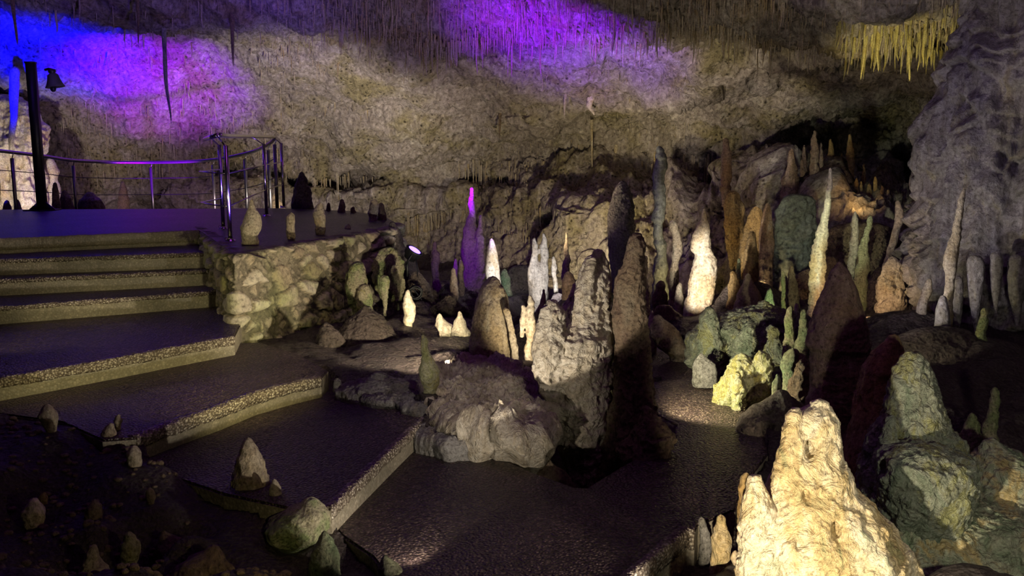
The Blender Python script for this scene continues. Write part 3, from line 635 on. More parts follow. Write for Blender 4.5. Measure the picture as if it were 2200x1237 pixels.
# rock masses right of the path
S('boulder', 'wide lumpy grey boulder bank behind the far bend of the path', 'rock', 8.1,
  [(658, 1625, 1655), (666, 1595, 1690), (680, 1555, 1718), (702, 1518, 1742), (728, 1498, 1750), (760, 1495, 1750), (800, 1500, 1740), (850, 1505, 1730)], 'coney', 'crag', 1.3, squash=.55, down=.3, dens=2.4,
  extra=((7.9, [(668, 1512, 1536), (700, 1500, 1545), (770, 1496, 1560), (830, 1500, 1570)], 'crag'), (7.6, [(700, 1595, 1620), (740, 1580, 1625), (790, 1570, 1630)], 'drip'), (7.7, [(710, 1640, 1670), (760, 1620, 1700), (800, 1600, 1700)], 'lump')))
S('boulder', 'yellow-green mossy rock cluster lit on the right side of the path', 'rock', 7.1,
  [(768, 1580, 1605), (785, 1572, 1640), (805, 1560, 1645), (825, 1545, 1642), (845, 1532, 1640), (860, 1530, 1640)], 'mossr', 'crag', 1.3, squash=.7, dens=2.,
  extra=((7.0, [(768, 1620, 1655), (785, 1622, 1660), (820, 1618, 1655), (855, 1610, 1650)], 'drip'), (6.9, [(805, 1575, 1590), (825, 1570, 1600), (855, 1568, 1605)], 'drip')))
S('boulder', 'low cream rock wedge on the left of the far path', 'rock', 8.9,
  [(684, 1402, 1425), (700, 1396, 1450), (720, 1395, 1462), (745, 1410, 1475), (765, 1440, 1490)], 'cream', 'crag', .6, squash=.6)
S('boulder', 'angular rock shards lying where the far path narrows', 'rock', 7.5,
  [(762, 1500, 1512), (780, 1492, 1535), (802, 1485, 1545)], 'grey', 'crag', .7, squash=.6, down=.1)
S('boulder', 'dark purple-brown boulder in front of the bulb-shaped stalagmite', 'rock', 6.4,
  [(850, 1660, 1700), (870, 1620, 1730), (895, 1590, 1750), (925, 1580, 1760), (960, 1600, 1780)], 'dark', 'crag', .7, squash=.7)
S('boulder', 'brown boulder supporting the purple-capped pillar', 'rock', 6.7,
  [(770, 1700, 1735), (800, 1688, 1750), (850, 1680, 1750), (900, 1670, 1750)], 'brown', 'crag', .6)
for lb_, Yb, pr_, mt_ in [
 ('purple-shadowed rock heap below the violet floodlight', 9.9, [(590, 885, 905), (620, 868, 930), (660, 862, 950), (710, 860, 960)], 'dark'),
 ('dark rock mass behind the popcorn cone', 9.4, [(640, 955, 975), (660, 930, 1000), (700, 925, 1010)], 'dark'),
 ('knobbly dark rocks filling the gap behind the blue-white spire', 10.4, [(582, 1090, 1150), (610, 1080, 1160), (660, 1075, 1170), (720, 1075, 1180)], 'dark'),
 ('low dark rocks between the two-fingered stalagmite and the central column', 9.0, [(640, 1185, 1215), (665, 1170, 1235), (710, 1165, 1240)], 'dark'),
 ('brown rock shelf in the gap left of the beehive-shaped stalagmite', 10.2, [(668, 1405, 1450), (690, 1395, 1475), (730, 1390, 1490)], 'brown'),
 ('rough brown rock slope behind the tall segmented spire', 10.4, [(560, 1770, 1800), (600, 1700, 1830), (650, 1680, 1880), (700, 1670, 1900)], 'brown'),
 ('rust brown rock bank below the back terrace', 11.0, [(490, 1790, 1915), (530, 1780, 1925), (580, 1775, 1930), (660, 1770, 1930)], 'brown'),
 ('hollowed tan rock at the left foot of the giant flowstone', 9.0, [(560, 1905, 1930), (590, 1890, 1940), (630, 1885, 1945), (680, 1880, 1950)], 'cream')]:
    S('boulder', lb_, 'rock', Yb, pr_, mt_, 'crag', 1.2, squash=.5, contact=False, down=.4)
for lb_, Yb, pr_, mt_, kd_ in [
 ('yellow-ochre drapery right of the beehive-shaped stalagmite', 11.6, [(452, 1612, 1636), (480, 1600, 1640), (540, 1590, 1640), (600, 1585, 1636), (660, 1580, 1640)], 'ochre', 'flow'),
 ('slate-blue smooth flowstone slab between the pinkish column and the segmented spire', 11.6, [(430, 1680, 1745), (480, 1668, 1752), (540, 1664, 1745), (600, 1662, 1735), (680, 1660, 1735)], 'slate', 'crag'),
 ('small ochre drapery fringe above the yellow-ochre one', 12.2, [(420, 1560, 1590), (450, 1556, 1600), (520, 1560, 1596), (560, 1566, 1590)], 'ochre', 'flow')]:
    S('flowstone_drapery', lb_, 'rock formation', Yb, pr_, mt_, kd_, 1.4, squash=.5, contact=False, down=.1)
# giant flowstone at right
S('flowstone_column', 'giant tiered grey-violet flowstone rising out of the frame at the right', 'rock formation', 9.0,
  [(-160, 2160, 2420), (0, 2100, 2440), (60, 2078, 2450), (120, 2050, 2460), (180, 2024, 2470), (230, 2008, 2480), (270, 2000, 2490), (340, 1990, 2490), (400, 1978, 2500), (450, 1970, 2500), (500, 1960, 2500), (550, 1940, 2500), (600, 1932, 2480), (640, 1950, 2450), (690, 1970, 2450)], 'flow', 'tier', 1., squash=.7, dens=2.2, down=.4)
for i, (x, y, w, h, lb_) in enumerate([(2056, 640, 26, 90, 'left one of the ragged lobes'), (2096, 600, 34, 110, 'widest of the ragged lobes'), (2140, 590, 26, 80, 'short one among the ragged lobes'), (2185, 600, 40, 95, 'rightmost of the ragged lobes')]):
    S('stalactite', lb_+' hanging from the underside of the giant flowstone', 'stalactite', 8.0, [(y-40, x-w*.5, x+w*.5), (y, x-w*.5, x+w*.5), (y+h*.5, x-w*.35, x+w*.3), (y+h, x-w*.08, x+w*.08)], 'flow', 'flow', .9, contact=False, down=.01)
S('stalagmite', 'twisted ochre-tipped column clinging to the front of the giant flowstone', 'stalagmite', 7.6,
  [(405, 2068, 2074), (430, 2058, 2072), (470, 2052, 2068), (500, 2044, 2064), (530, 2034, 2060), (560, 2028, 2058), (600, 2030, 2052), (650, 2026, 2046), (700, 2020, 2046)], 'cream', 'drip', .7, contact=False)
S('stalactite', 'bluish tapered lobe hanging at the foot of the giant flowstone', 'stalactite', 7.5,
  [(640, 2018, 2034), (670, 2010, 2040), (700, 2008, 2042), (730, 2012, 2036), (750, 2018, 2026)], 'flow', 'flow', .5, contact=False, down=.01)
S('stalagmite', 'pale upright cone below the giant flowstone near the right edge', 'stalagmite', 7.2,
  [(665, 2110, 2122), (690, 2104, 2124), (715, 2098, 2122), (735, 2098, 2120)], 'mossy', 'ring', .6)
S('stalagmite', 'pale figure-like cone at the left foot of the giant flowstone', 'stalagmite', 7.9,
  [(602, 1990, 2002), (620, 1984, 2004), (645, 1976, 1996), (665, 1970, 1992)], 'cream', 'ring', .6)
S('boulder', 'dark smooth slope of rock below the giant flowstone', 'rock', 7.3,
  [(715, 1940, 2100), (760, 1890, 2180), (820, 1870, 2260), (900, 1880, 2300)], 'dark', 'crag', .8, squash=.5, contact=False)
# left: platform side
def deckS(label, x0, prof, mat, kind='drip', amp=.6, z=ZD):
    Y = on(x0, prof[-1][0], z)
    o = S('stalagmite', label, 'stalagmite', Y, prof, mat, kind, amp, contact=False, down=.03); return o
deckS('tall cream stalagmite with a dark tip standing on the platform next to the steel gate', 540, [(429, 538, 543), (445, 534, 550), (465, 526, 556), (485, 519, 559), (505, 518, 556), (526, 520, 556)], 'cream', 'drip', .7)
deckS('small squared-off stalagmite stump between the two lit ones on the platform', 625, [(462, 617, 633), (475, 616, 636), (495, 615, 636), (515, 617, 635)], 'cream', 'lump', .4)
deckS('yellow-lit rounded stalagmite right of the stump on the platform', 688, [(440, 682, 696), (452, 675, 700), (470, 673, 701), (488, 677, 700), (504, 679, 699)], 'cream', 'drip', .6)
deckS('pale cone with a shadowed flank at the far right end of the platform', 800, [(432, 797, 810), (445, 792, 814), (458, 791, 812), (474, 793, 810)], 'cream', 'lump', .6)
deckS('dark rounded stalagmite touching the pale cone at the end of the platform', 820, [(438, 815, 824), (450, 812, 828), (472, 812, 832)], 'brown', 'lump', .6)
deckS('tiny cream nub on the platform floor', 748, [(485, 743, 754), (491, 741, 756)], 'cream', 'lump', .5)
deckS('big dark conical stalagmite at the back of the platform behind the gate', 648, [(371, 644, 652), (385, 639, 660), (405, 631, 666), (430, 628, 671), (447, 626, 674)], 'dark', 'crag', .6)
deckS('dark knob-topped stub at the back platform edge', 735, [(430, 730, 738), (440, 726, 742), (456, 724, 744)], 'brown', 'lump', .6)
deckS('slim dark stub left of the knob-topped one at the back platform edge', 706, [(437, 703, 709), (453, 700, 712)], 'brown', 'lump', .6)
deckS('low dark stub right of the knob-topped one at the back platform edge', 759, [(446, 755, 763), (457, 753, 765)], 'brown', 'lump', .6)
for a in [('dark upright stalagmite silhouette right of the lamp post', 14.0, [(394, 114, 122), (415, 112, 126), (440, 112, 130), (470, 110, 132)]),
 ('dark pointed hump behind the railing next to the second post', 14.6, [(411, 134, 142), (425, 130, 152), (470, 128, 165)]),
 ('wide dark round boulder shape behind the railing', 14.8, [(421, 180, 205), (430, 172, 216), (450, 168, 224), (480, 168, 226)]),
 ('shaggy brown stalagmite behind the middle of the curved railing', 17.0, [(391, 260, 267), (405, 257, 272), (430, 254, 277), (480, 252, 280)]),
 ('small dark knob at the far left below the handrail', 14.2, [(433, 10, 20), (445, 7, 24), (470, 5, 26)]),
 ('dark stub at the foot of the leftmost railing post', 14.2, [(430, 33, 40), (445, 30, 46), (470, 30, 48)]),
 ('magenta-lit rounded stalagmite immediately right of the lamp post', 17.5, [(345, 100, 116), (370, 98, 128), (385, 100, 122), (400, 98, 130), (430, 96, 130), (480, 96, 132)]),
 ('low pointed dark rock at the right end of the curved railing', 15.4, [(420, 585, 592), (435, 580, 606), (470, 570, 622)])]:
    S('stalagmite', a[0], 'stalagmite', a[1], a[2], 'pale' if 'magenta' in a[0] else 'brown', 'crag', .6, contact=False, down=.5)
S('flowstone_drapery', 'white fluted drapery hanging down the left wall behind the lamp post', 'rock formation', 17.2,
  [(215, -60, 55), (250, -70, 75), (290, -80, 82), (360, -80, 84), (460, -85, 86), (520, -90, 88)], 'pale', 'flow', 2.0, squash=.35, contact=False, dens=1.8, down=.6)
S('stalactite', 'thick blue-lit stalactite above the white drapery at the left', 'stalactite', 16.2,
  [(150, 22, 42), (200, 20, 40), (250, 23, 38), (300, 18, 30), (330, 20, 25)], 'pale', 'flow', .5, contact=False, down=.01)
S('rock_outcrop', 'dark rock knobs at the far end of the rubble wall beside the floodlight', 'rock', 10.6,
  [(478, 838, 846), (492, 835, 856), (508, 834, 866), (525, 838, 866), (545, 845, 885), (580, 850, 900), (640, 850, 930), (700, 850, 950)], 'dark', 'crag', .7, squash=.8)
S('flowstone_drapery', 'cream dripstone lobes hanging over the far end of the rubble wall', 'rock formation', 9.7,
  [(545, 815, 855), (570, 800, 866), (600, 800, 868), (630, 815, 866), (655, 830, 860)], 'mossy', 'crag', 1., contact=False, squash=.6, down=.05,
  extra=((9.0, [(575, 750, 785), (600, 742, 790), (630, 745, 785), (655, 752, 780), (672, 760, 785)], 'flow'), (9.1, [(600, 815, 838), (620, 816, 836), (645, 822, 832), (658, 824, 830)], 'flow'), (9.3, [(575, 840, 860), (610, 843, 862), (640, 848, 858)], 'flow'), (8.9, [(620, 770, 796), (650, 765, 800), (680, 762, 800)], 'crag')))
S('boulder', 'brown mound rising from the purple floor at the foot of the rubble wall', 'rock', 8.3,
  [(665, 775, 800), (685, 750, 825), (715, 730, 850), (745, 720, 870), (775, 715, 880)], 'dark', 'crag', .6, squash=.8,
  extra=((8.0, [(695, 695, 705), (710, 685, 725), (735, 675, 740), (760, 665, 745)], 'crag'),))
# left foreground stubs
fg = [('pointed cream stalagmite at the left edge of the lower landing', 'stalagmite', 4.95, [(946, 524, 542), (965, 516, 555), (990, 505, 566), (1020, 497, 574), (1050, 492, 584), (1075, 485, 600)], 'cream', 'crag'),
 ('small rounded cap on the right foot of the pointed cream stalagmite', 'stalagmite', 4.8, [(1033, 584, 596), (1048, 578, 604), (1068, 576, 608)], 'cream', 'lump'),
 ('stubby pale stalagmite in the bottom left foreground, taller of the pair', 'stalagmite', 4.35, [(1150, 266, 290), (1170, 256, 298), (1195, 258, 298), (1215, 265, 294), (1240, 262, 292), (1260, 258, 296)], 'mossy', 'lump'),
 ('broken pale stub left of the taller one in the bottom left foreground', 'stalagmite', 4.25, [(1178, 188, 212), (1200, 180, 216), (1225, 170, 230), (1260, 160, 235)], 'cream', 'lump'),
 ('white bulbous stone near the left edge', 'pebble', 4.6, [(1079, 60, 88), (1095, 50, 96), (1112, 48, 99), (1126, 52, 98)], 'pale', 'lump'),
 ('pale egg-shaped stone on the dark bank left of the second landing edge', 'pebble', 5.35, [(915, 228, 246), (930, 220, 253), (945, 218, 255), (957, 222, 252)], 'cream', 'lump'),
 ('small round stone just behind the egg-shaped one', 'pebble', 5.45, [(893, 250, 260), (902, 246, 264), (912, 248, 262)], 'cream', 'lump'),
 ('knobbly stone lit on its right side at the upper left of the dark bank', 'pebble', 5.4, [(877, 88, 115), (892, 82, 124), (910, 90, 124), (926, 100, 120)], 'cream', 'lump'),
 ('lone tan pebble in the middle of the dark bank', 'pebble', 5.0, [(966, 272, 298), (978, 268, 306), (992, 276, 304)], 'cream', 'lump'),
 ('brown double pebble right of the white bulbous stone', 'pebble', 4.6, [(1078, 196, 212), (1092, 180, 220), (1108, 178, 222)], 'brown', 'lump'),
 ('small ochre pebble behind the white bulbous stone', 'pebble', 4.75, [(1062, 88, 102), (1072, 84, 106), (1082, 86, 104)], 'ochre', 'lump'),
 ('tiny reddish stone right of centre on the dark bank', 'pebble', 4.7, [(1053, 312, 328), (1066, 312, 332), (1080, 314, 330)], 'brown', 'lump'),
 ('pitted yellowish rock beside the foot of the bright step edge', 'rock', 4.6, [(1082, 640, 690), (1100, 600, 708), (1125, 570, 712), (1150, 565, 700), (1175, 590, 660), (1190, 610, 650)], 'mossy', 'lump'),
 ('green pointed rock below the pitted yellowish one', 'rock', 4.35, [(1143, 692, 702), (1160, 680, 716), (1185, 668, 728), (1210, 664, 732), (1240, 660, 736)], 'green', 'crag'),
 ('green-white rock crest at the bottom edge of the walkway', 'rock', 4.2, [(1195, 822, 832), (1210, 815, 850), (1225, 812, 866), (1250, 805, 880)], 'green', 'crag'),
 ('flat brown rock in the bottom left foreground under the dark bank', 'rock', 4.2, [(1183, 440, 475), (1200, 400, 485), (1225, 370, 495), (1260, 350, 505)], 'brown', 'crag'),
 ('dark ridge of rock behind the flat brown rock', 'rock', 4.5, [(1145, 345, 360), (1160, 340, 390), (1180, 335, 430), (1200, 330, 440)], 'brown', 'crag')]
for a in fg: S({'stalagmite': 'stalagmite', 'pebble': 'pebble', 'rock': 'boulder'}[a[1]], a[0], a[1], a[2], a[3], a[4], a[5], .75, down=.1 if a[1] != 'pebble' else .03)
# ------------------------------------------------------------------ slabs
R_ = .15
def prism(poly, z, th, name, mats, loc=None, parent=None, bev=.012):
    n = len(poly); bm = bmesh.new()
    t = [bm.verts.new((p[0], p[1], z)) for p in poly]; b = [bm.verts.new((p[0], p[1], z-th)) for p in poly]
    area = sum(poly[i][0]*poly[(i+1) % n][1]-poly[(i+1) % n][0]*poly[i][1] for i in range(n))
    f = bm.faces.new(t if area > 0 else t[::-1]); f.material_index = 0
    g = bm.faces.new(b[::-1] if area > 0 else b); g.material_index = 1
    for i in range(n):
        j = (i+1) % n
        q = [t[i], b[i], b[j], t[j]]
        s = bm.faces.new(q if area > 0 else q[::-1]); s.material_index = 1
    bmesh.ops.recalc_face_normals(bm, faces=bm.faces)
    eds = [e for e in bm.edges if all(abs(v.co.z-z) < 1e-5 for v in e.verts)]
    bmesh.ops.bevel(bm, geom=eds, offset=bev, segments=2, affect='EDGES')
    me = bpy.data.meshes.new(name)
    o0 = np.array([np.mean([p[0] for p in poly]), np.mean([p[1] for p in poly]), z-th]) if loc is None else np.asarray(loc)
    bmesh.ops.translate(bm, verts=bm.verts, vec=tuple(-o0)); bm.to_mesh(me); bm.free()
    for m in mats: me.materials.append(m)
    o = bpy.data.objects.new(name, me); COL.objects.link(o)
    if parent is None: o.location = tuple(o0)
    else: o.parent = parent
    return o
def strip(pts, z, name, mat, parent, w=.045, h=.05, loc=(0, 0, 0), side=1, seed=0):
    """pebbly nosing running along an edge polyline (world xy)"""
    pts = np.array([p[:2] for p in pts], float); d = np.r_[0, np.cumsum(np.linalg.norm(np.diff(pts, axis=0), axis=1))]
    n = max(8, int(d[-1]/.012)); s = np.linspace(0, d[-1], n); x = np.interp(s, d, pts[:, 0]); y = np.interp(s, d, pts[:, 1])
    tx = np.gradient(x); ty = np.gradient(y); l = np.hypot(tx, ty); nx, ny = ty/l*side, -tx/l*side   # outward
    k = 16; V = []
    cross = [(-w, -.02), (-w, .004), (-w*.5, .008), (-w*.2, .008), (0, .006), (.008, 0), (.012, -h*.3), (.012, -h*.6), (.010, -h*.9), (.006, -h*1.15), (-.01, -h*1.2), (-.03, -h*1.1)]
    V = np.array([[(x[i]+nx[i]*a, y[i]+ny[i]*a, z+b) for a, b in cross] for i in range(n)]).reshape(-1, 3)
    Fc = gridfaces(n, len(cross)); N = normals(V, Fc)
    V0 = V.reshape(n, len(cross), 3)
    f1, f2, c = worley(V, 60., seed); V = V+N*((.012*(.55-f1)+.008*fbm(V, 8, 3, seed)))[:, None]*(1 if (N[len(cross)//2::len(cross), 2].mean() > 0) else -1)
    V = np.vstack([V]); ends = [tuple(range(len(cross))), tuple(reversed(range((n-1)*len(cross), n*len(cross))))]
    o = mk(name, V-np.asarray(loc) if parent is not None else V, [tuple(int(q) for q in f) for f in Fc]+[tuple(int(r*len(cross)) for r in ())][:0]+ends, M[mat], parent=parent)
    return o
def line(z, *pts): return [G(a, b, z)[:2] for a, b in pts]
def ext(p, q, d): p = np.array(p); q = np.array(q); u = (q-p)/np.linalg.norm(q-p); return q+u*d
E5 = line(.90, (-160, 563), (0, 558), (426, 544), (470, 542)); E4 = line(.75, (-160, 608), (0, 601), (436, 581), (480, 578)); E3 = line(.60, (-160, 672), (0, 660), (446, 627), (490, 621))
DK = line(ZD, (-160, 519), (0, 513), (225, 504), (428, 496))
def band(front, back, push=.25):
    fr = [np.array(p) for p in front]; bk = [np.array(p)+np.array((-.25, .5))*push for p in back]
    return fr+bk[::-1]
st = empty('stone_staircase', G(240, 640, .45), 'flight of worn concrete steps climbing to the platform at the left', 'stairs')
L0 = np.array(st.location)
for (fr, bk, z) in ((E5, DK, .90), (E4, E5, .75), (E3, E4, .60)):
    s_ = prism(band(fr, bk, .6), z, .32, 'step', [M['agg'], M['cement']], loc=L0, parent=st)
    strip(fr, z, 'nosing', 'edge', s_, loc=L0, side=1, seed=int(z*100), w=.025, h=.03)
# platform
Bc = G(503, 547, ZD)[:2]; Ac = G(430, 497, ZD)[:2]; Cc = G(842, 490, ZD)[:2]
dk = prism([np.array(p) for p in DK]+[Ac, Bc, Cc]+line(ZD, (852, 478), (830, 466), (760, 453), (600, 447), (430, 448), (0, 450), (-400, 452))+[(-9., 7.4)], ZD, .35, 'platform', [M['deck'], M['cement']])
tag(dk, 'wet dark raised platform bathed in blue and violet light at the left', 'platform')
strip(DK, ZD, 'nosing', 'cement', dk, loc=np.array(dk.location), side=1, seed=3, w=.02, h=.10)
# landings
def landing(label, edge, rest, z, th=.35, nos='edge', w=.05, h=.055, group=None):
    o = prism([np.array(p) for p in edge]+[np.array(p) for p in rest], z, th, 'landing', [M['agg'], M['cement']])
    tag(o, label, 'landing', group)
    strip(edge, z, 'nosing', nos, o, loc=np.array(o.location), side=1, seed=int(z*77)+2, w=w, h=h)
    return o
e = line(.45, (-260, 862), (0, 814), (110, 795), (250, 770), (380, 746), (503, 724))
landing('wide dark landing at the foot of the staircase with a pebbled edge', e, line(.45, (520, 690), (470, 640), (430, 620), (0, 640), (-300, 700)), .45)
e = line(.30, (292, 940), (340, 922), (386, 906), (470, 877), (550, 846), (620, 827), (690, 811))
landing('second landing down, ending in a short rough bright edge', e, line(.30, (705, 795), (640, 760), (560, 735), (480, 738), (250, 780), (0, 830), (-60, 880), (130, 905), (220, 945)), .30, w=.07, h=.06)
e = line(.15, (712, 1092), (760, 1044), (830, 977), (880, 930), (922, 895))
landing('lowest landing with a brightly lit slanting riser', e, line(.15, (900, 880), (860, 862), (800, 850), (735, 845), (700, 820), (560, 840), (380, 900), (280, 940), (330, 1010), (480, 1060), (620, 1090)), .15, w=.045, h=.05)
e = line(0, (1240, 1352), (1359, 1237), (1420, 1185), (1476, 1139), (1493, 1140))
o = landing('dark pebbly lower walkway running from the foreground round the central column', e,
  line(0, (1500, 1125), (1580, 1095), (1600, 1040), (1650, 975), (1640, 920), (1600, 880), (1560, 858), (1548, 832), (1542, 812), (1400, 819), (1380, 835), (1410, 890), (1452, 912), (1450, 938), (1380, 975), (1290, 1028), (1260, 1047), (1235, 1046), (1150, 1016), (1100, 994), (1000, 976), (955, 965), (900, 960), (850, 980), (730, 1080), (700, 1110), (735, 1150), (800, 1195), (850, 1260), (880, 1400)), 0., th=.4, w=.05, h=.09)
o['category'] = 'walkway'
fp = prism(line(-.10, (1380, 840), (1545, 840), (1535, 812), (1480, 765), (1432, 728), (1392, 726)), -.10, .3, 'walkway', [M['agg'], M['cement']])
tag(fp, 'far stretch of the path receding behind the dark column', 'walkway')
SLABS = [(o, p) for o, p in ()]
# ------------------------------------------------------------------ rubble retaining wall
def rubble():
    pts = np.array([Ac+np.array((-.25, .45)), Ac, Bc, Cc, Cc+np.array((.02, .7))])
    off = np.array([0, 0, 0, 0, 0])
    d = np.r_[0, np.cumsum(np.linalg.norm(np.diff(pts, axis=0), axis=1))]
    s = np.arange(0, d[-1], .012); x = np.interp(s, d, pts[:, 0]); y = np.interp(s, d, pts[:, 1])
    tx = np.gradient(x); ty = np.gradient(y); ker = np.ones(9)/9
    tx = np.convolve(np.pad(tx, 4, 'edge'), ker, 'valid'); ty = np.convolve(np.pad(ty, 4, 'edge'), ker, 'valid')
    l = np.hypot(tx, ty); nx, ny = ty/l, -tx/l
    z0 = -.15; zt = ZD-.004
    prof = [(-.30, z0)]+[(0., z) for z in np.arange(z0, zt-.01, .012)]+[(-.01, zt), (-.04, zt+.006), (-.08, zt+.006), (-.14, zt+.004), (-.2, zt-.02), (-.3, zt-.06)]
    pa = np.array([p[0] for p in prof]); pz = np.array([p[1] for p in prof])
    bat = np.clip((ZD-pz), 0, 2)*.06
    X = x[:, None]+nx[:, None]*(pa+bat); Y = y[:, None]+ny[:, None]*(pa+bat); Z = np.broadcast_to(pz, X.shape)
    V = np.stack([X, Y, Z], -1).reshape(-1, 3); n, k = X.shape
    q = np.stack([np.repeat(s, k), V[:, 2], np.zeros(len(V))], -1)
    w = q.copy(); w[:, 0] += .06*fbm(q, 5, 2, 91); w[:, 1] += .05*fbm(q, 5, 2, 92); w[:, 2] = .37
    f1, f2, cid = worley(w, 4.6, 33, (.85, 1.35, 1)); f1b, f2b, cb = worley(w, 11., 34)
    e = sm((f2-f1-.05)/.18); small = sm((f2b-f1b-.06)/.2)
    isb = cid > .3
    h = np.where(isb, e*.05+e*.03*(cid-.5), small*.02)+.014*fbm(V, 14, 4, 6)+.03*fbm(V, 2.5, 2, 7)
    tint = np.where(isb, np.where(e > .35, .25+.75*cid, .06), np.where(small > .5, .2+.3*cb, .05))+.05*fbm(V, 30, 2, 3)
    front = np.tile((pa > -.005), n)
    nn = np.stack([np.repeat(nx, k), np.repeat(ny, k), np.zeros(len(V))], -1)
    V = V+nn*np.where(front, h, h*.2)[:, None]
    V[:, 2] += np.where(front, 0, .012*fbm(V, 12, 3, 4))
    return V, gridfaces(n, k), np.where(front, tint, np.clip(tint, 0, .25))
V, Fc, tint = rubble()
o = mk('retaining_wall', V, Fc, M['masonry'], loc=(Bc[0], Bc[1], 0.), attr=tint)
tag(o, 'rubble stone retaining wall holding up the right side of the platform', 'wall')
# ------------------------------------------------------------------ floor
def poly_px(z, pts): return np.array([G(a, b, z)[:2] for a, b in pts])
def build_floor():
    C = [list(c) for c in CONTACT]
    for (a, b, z) in [(0, 860, .33), (150, 885, .30), (280, 950, .27), (400, 1010, .12), (520, 1060, .1), (640, 1110, .08), (700, 1140, .02), (0, 1000, .3), (0, 1237, .28), (250, 1237, .22), (500, 1237, .1), (750, 1237, .0), (860, 1237, -.08), (-300, 1000, .35), (-300, 1237, .35),
                      (200, 1100, .22), (400, 1130, .14), (300, 1000, .25),
                      (1250, 1000, -.6), (1180, 1010, -.55), (1300, 1000, -.45), (1100, 990, -.3), (1000, 900, 0), (900, 870, .1), (950, 800, .22), (820, 800, .24), (750, 790, .27), (700, 780, .28),
                      (640, 740, .3), (700, 720, .28), (800, 740, .3), (880, 730, .3), (960, 760, .28), (1050, 790, .2), (1100, 800, .1), (860, 700, .3), (930, 700, .3),
                      (1440, 1237, -.22), (1500, 1237, -.2), (1560, 1237, -.12), (1650, 900, .02), (1620, 870, .03), (1680, 880, .1), (1750, 950, .05), (1650, 1000, -.05), (1600, 1100, -.08), (1700, 1237, .0), (2100, 1237, .1), (1800, 1000, .1),
                      (1500, 780, -.05), (1560, 800, -.1), (1450, 720, -.02), (1392, 700, .02)]:
        g = G(a, b, z); C.append([g[0], g[1], z, .25])
    for (a, b, Yv) in [(1950, 680, 8.0), (2150, 740, 7.6), (2000, 790, 7.0), (2150, 900, 6.2), (2180, 1000, 5.6), (1900, 730, 7.4), (2060, 860, 6.4), (2300, 800, 7.), (2400, 1100, 5.), (1880, 820, 6.6),
                       (900, 650, 9.6), (1000, 650, 10.), (1100, 640, 10.), (1200, 650, 10), (1230, 690, 9.), (960, 620, 12.), (1100, 600, 12.5), (1250, 620, 13), (1000, 600, 14.), (900, 620, 13), (1400, 660, 12.), (1500, 640, 13), (1600, 650, 11), (1700, 660, 10), (1850, 640, 10), (1780, 640, 11.), (1920, 600, 10.5),
                       (1400, 640, 14), (1100, 590, 16), (900, 600, 17), (1300, 620, 16), (1700, 600, 12.5)]:
        g = P(a, b, Yv); C.append([g[0], g[1], g[2], .4])
    for x in (-10, -8, -6, -4): C.append([x, 14.5, .3, .5]); C.append([x, 17, .2, .5])
    for x in (-5, -3.5, -2.5): C.append([x, 9.5, .2, .5])
    C += [[-2, 1, .2, .6], [0, 1, -.1, .6], [2, 1, -.1, .6], [0, 3, -.2, .5], [1.2, 3, -.25, .5], [-1.5, 2.5, .15, .5], [3.5, 3, .2, .5], [9, 12, .5, 1], [8, 8, 1, 1], [-9, 8, .4, 1], [-6, 4, .5, 1]]
    C = np.array(C)
    ys = [.9]
    while ys[-1] < 24: ys.append(ys[-1]*1.0046)
    ys = np.array(ys); us = np.arange(-.95, .95, .0034)
    U, Yy = np.meshgrid(us, ys); X = (U*Yy).ravel(); Yf = Yy.ravel()
    num = np.zeros(len(X)); den = np.zeros(len(X))
    for cx, cy, cz, cr in C:
        d2 = (X-cx)**2+(Yf-cy)**2
        w = 1/(d2+(.35*cr)**2)**1.6; num += w*cz; den += w
    Z = num/den
    V = np.stack([X, Yf, Z], -1)
    f1, f2, cid = worley(V, 3.2, 5, (1, 1, .3)); f1b, f2b, cb = worley(V, 9., 6, (1, 1, .3))
    rg = .07*ridged(V, 1.4, 4, 12)+.05*fbm(V, 4, 4, 13)+.06*(.5-f1)*(cid > .5)+.035*(.5-f1b)*(cb > .55)
    amp = np.clip(.55+.7*fbm(V, .5, 2, 14), .25, 1.3)*np.clip(Yf/6, .6, 1.3)
    Z = Z+rg*amp-.015
    # keep it under the slabs
    def inside(poly, m):
        n = len(poly); r = np.zeros(len(X), bool); j = n-1
        for i in range(n):
            xi, yi = poly[i]; xj, yj = poly[j]
            c = ((yi > Yf) != (yj > Yf)) & (X < (xj-xi)*(Yf-yi)/(yj-yi+1e-12)+xi); r ^= c; j = i
        return r
    for o in bpy.data.objects:
        if o.name.split('.')[0] in ('landing', 'platform', 'walkway', 'step'):
            me = o.data; co_ = np.array([tuple(v.co) for v in me.vertices])
            if o.parent is not None: off = np.array(o.parent.location)
            else: off = np.array(o.location)
            zt = co_[:, 2].max()+off[2]
            bot = [me.vertices[i].co for p in me.polygons if p.normal.z < -.9 for i in p.vertices]
            poly = np.array([(v.x+off[0], v.y+off[1]) for v in bot])
            r = inside(poly, 0)
            Z = np.where(r, np.minimum(Z, zt-.12), Z)
    V[:, 2] = Z
    o = mk('floor', V, gridfaces(len(ys), len(us))[:, ::-1], M['ground'])
    tag(o, kind='structure')
    return X, Yf, Z
FLX, FLY, FLZ = build_floor()
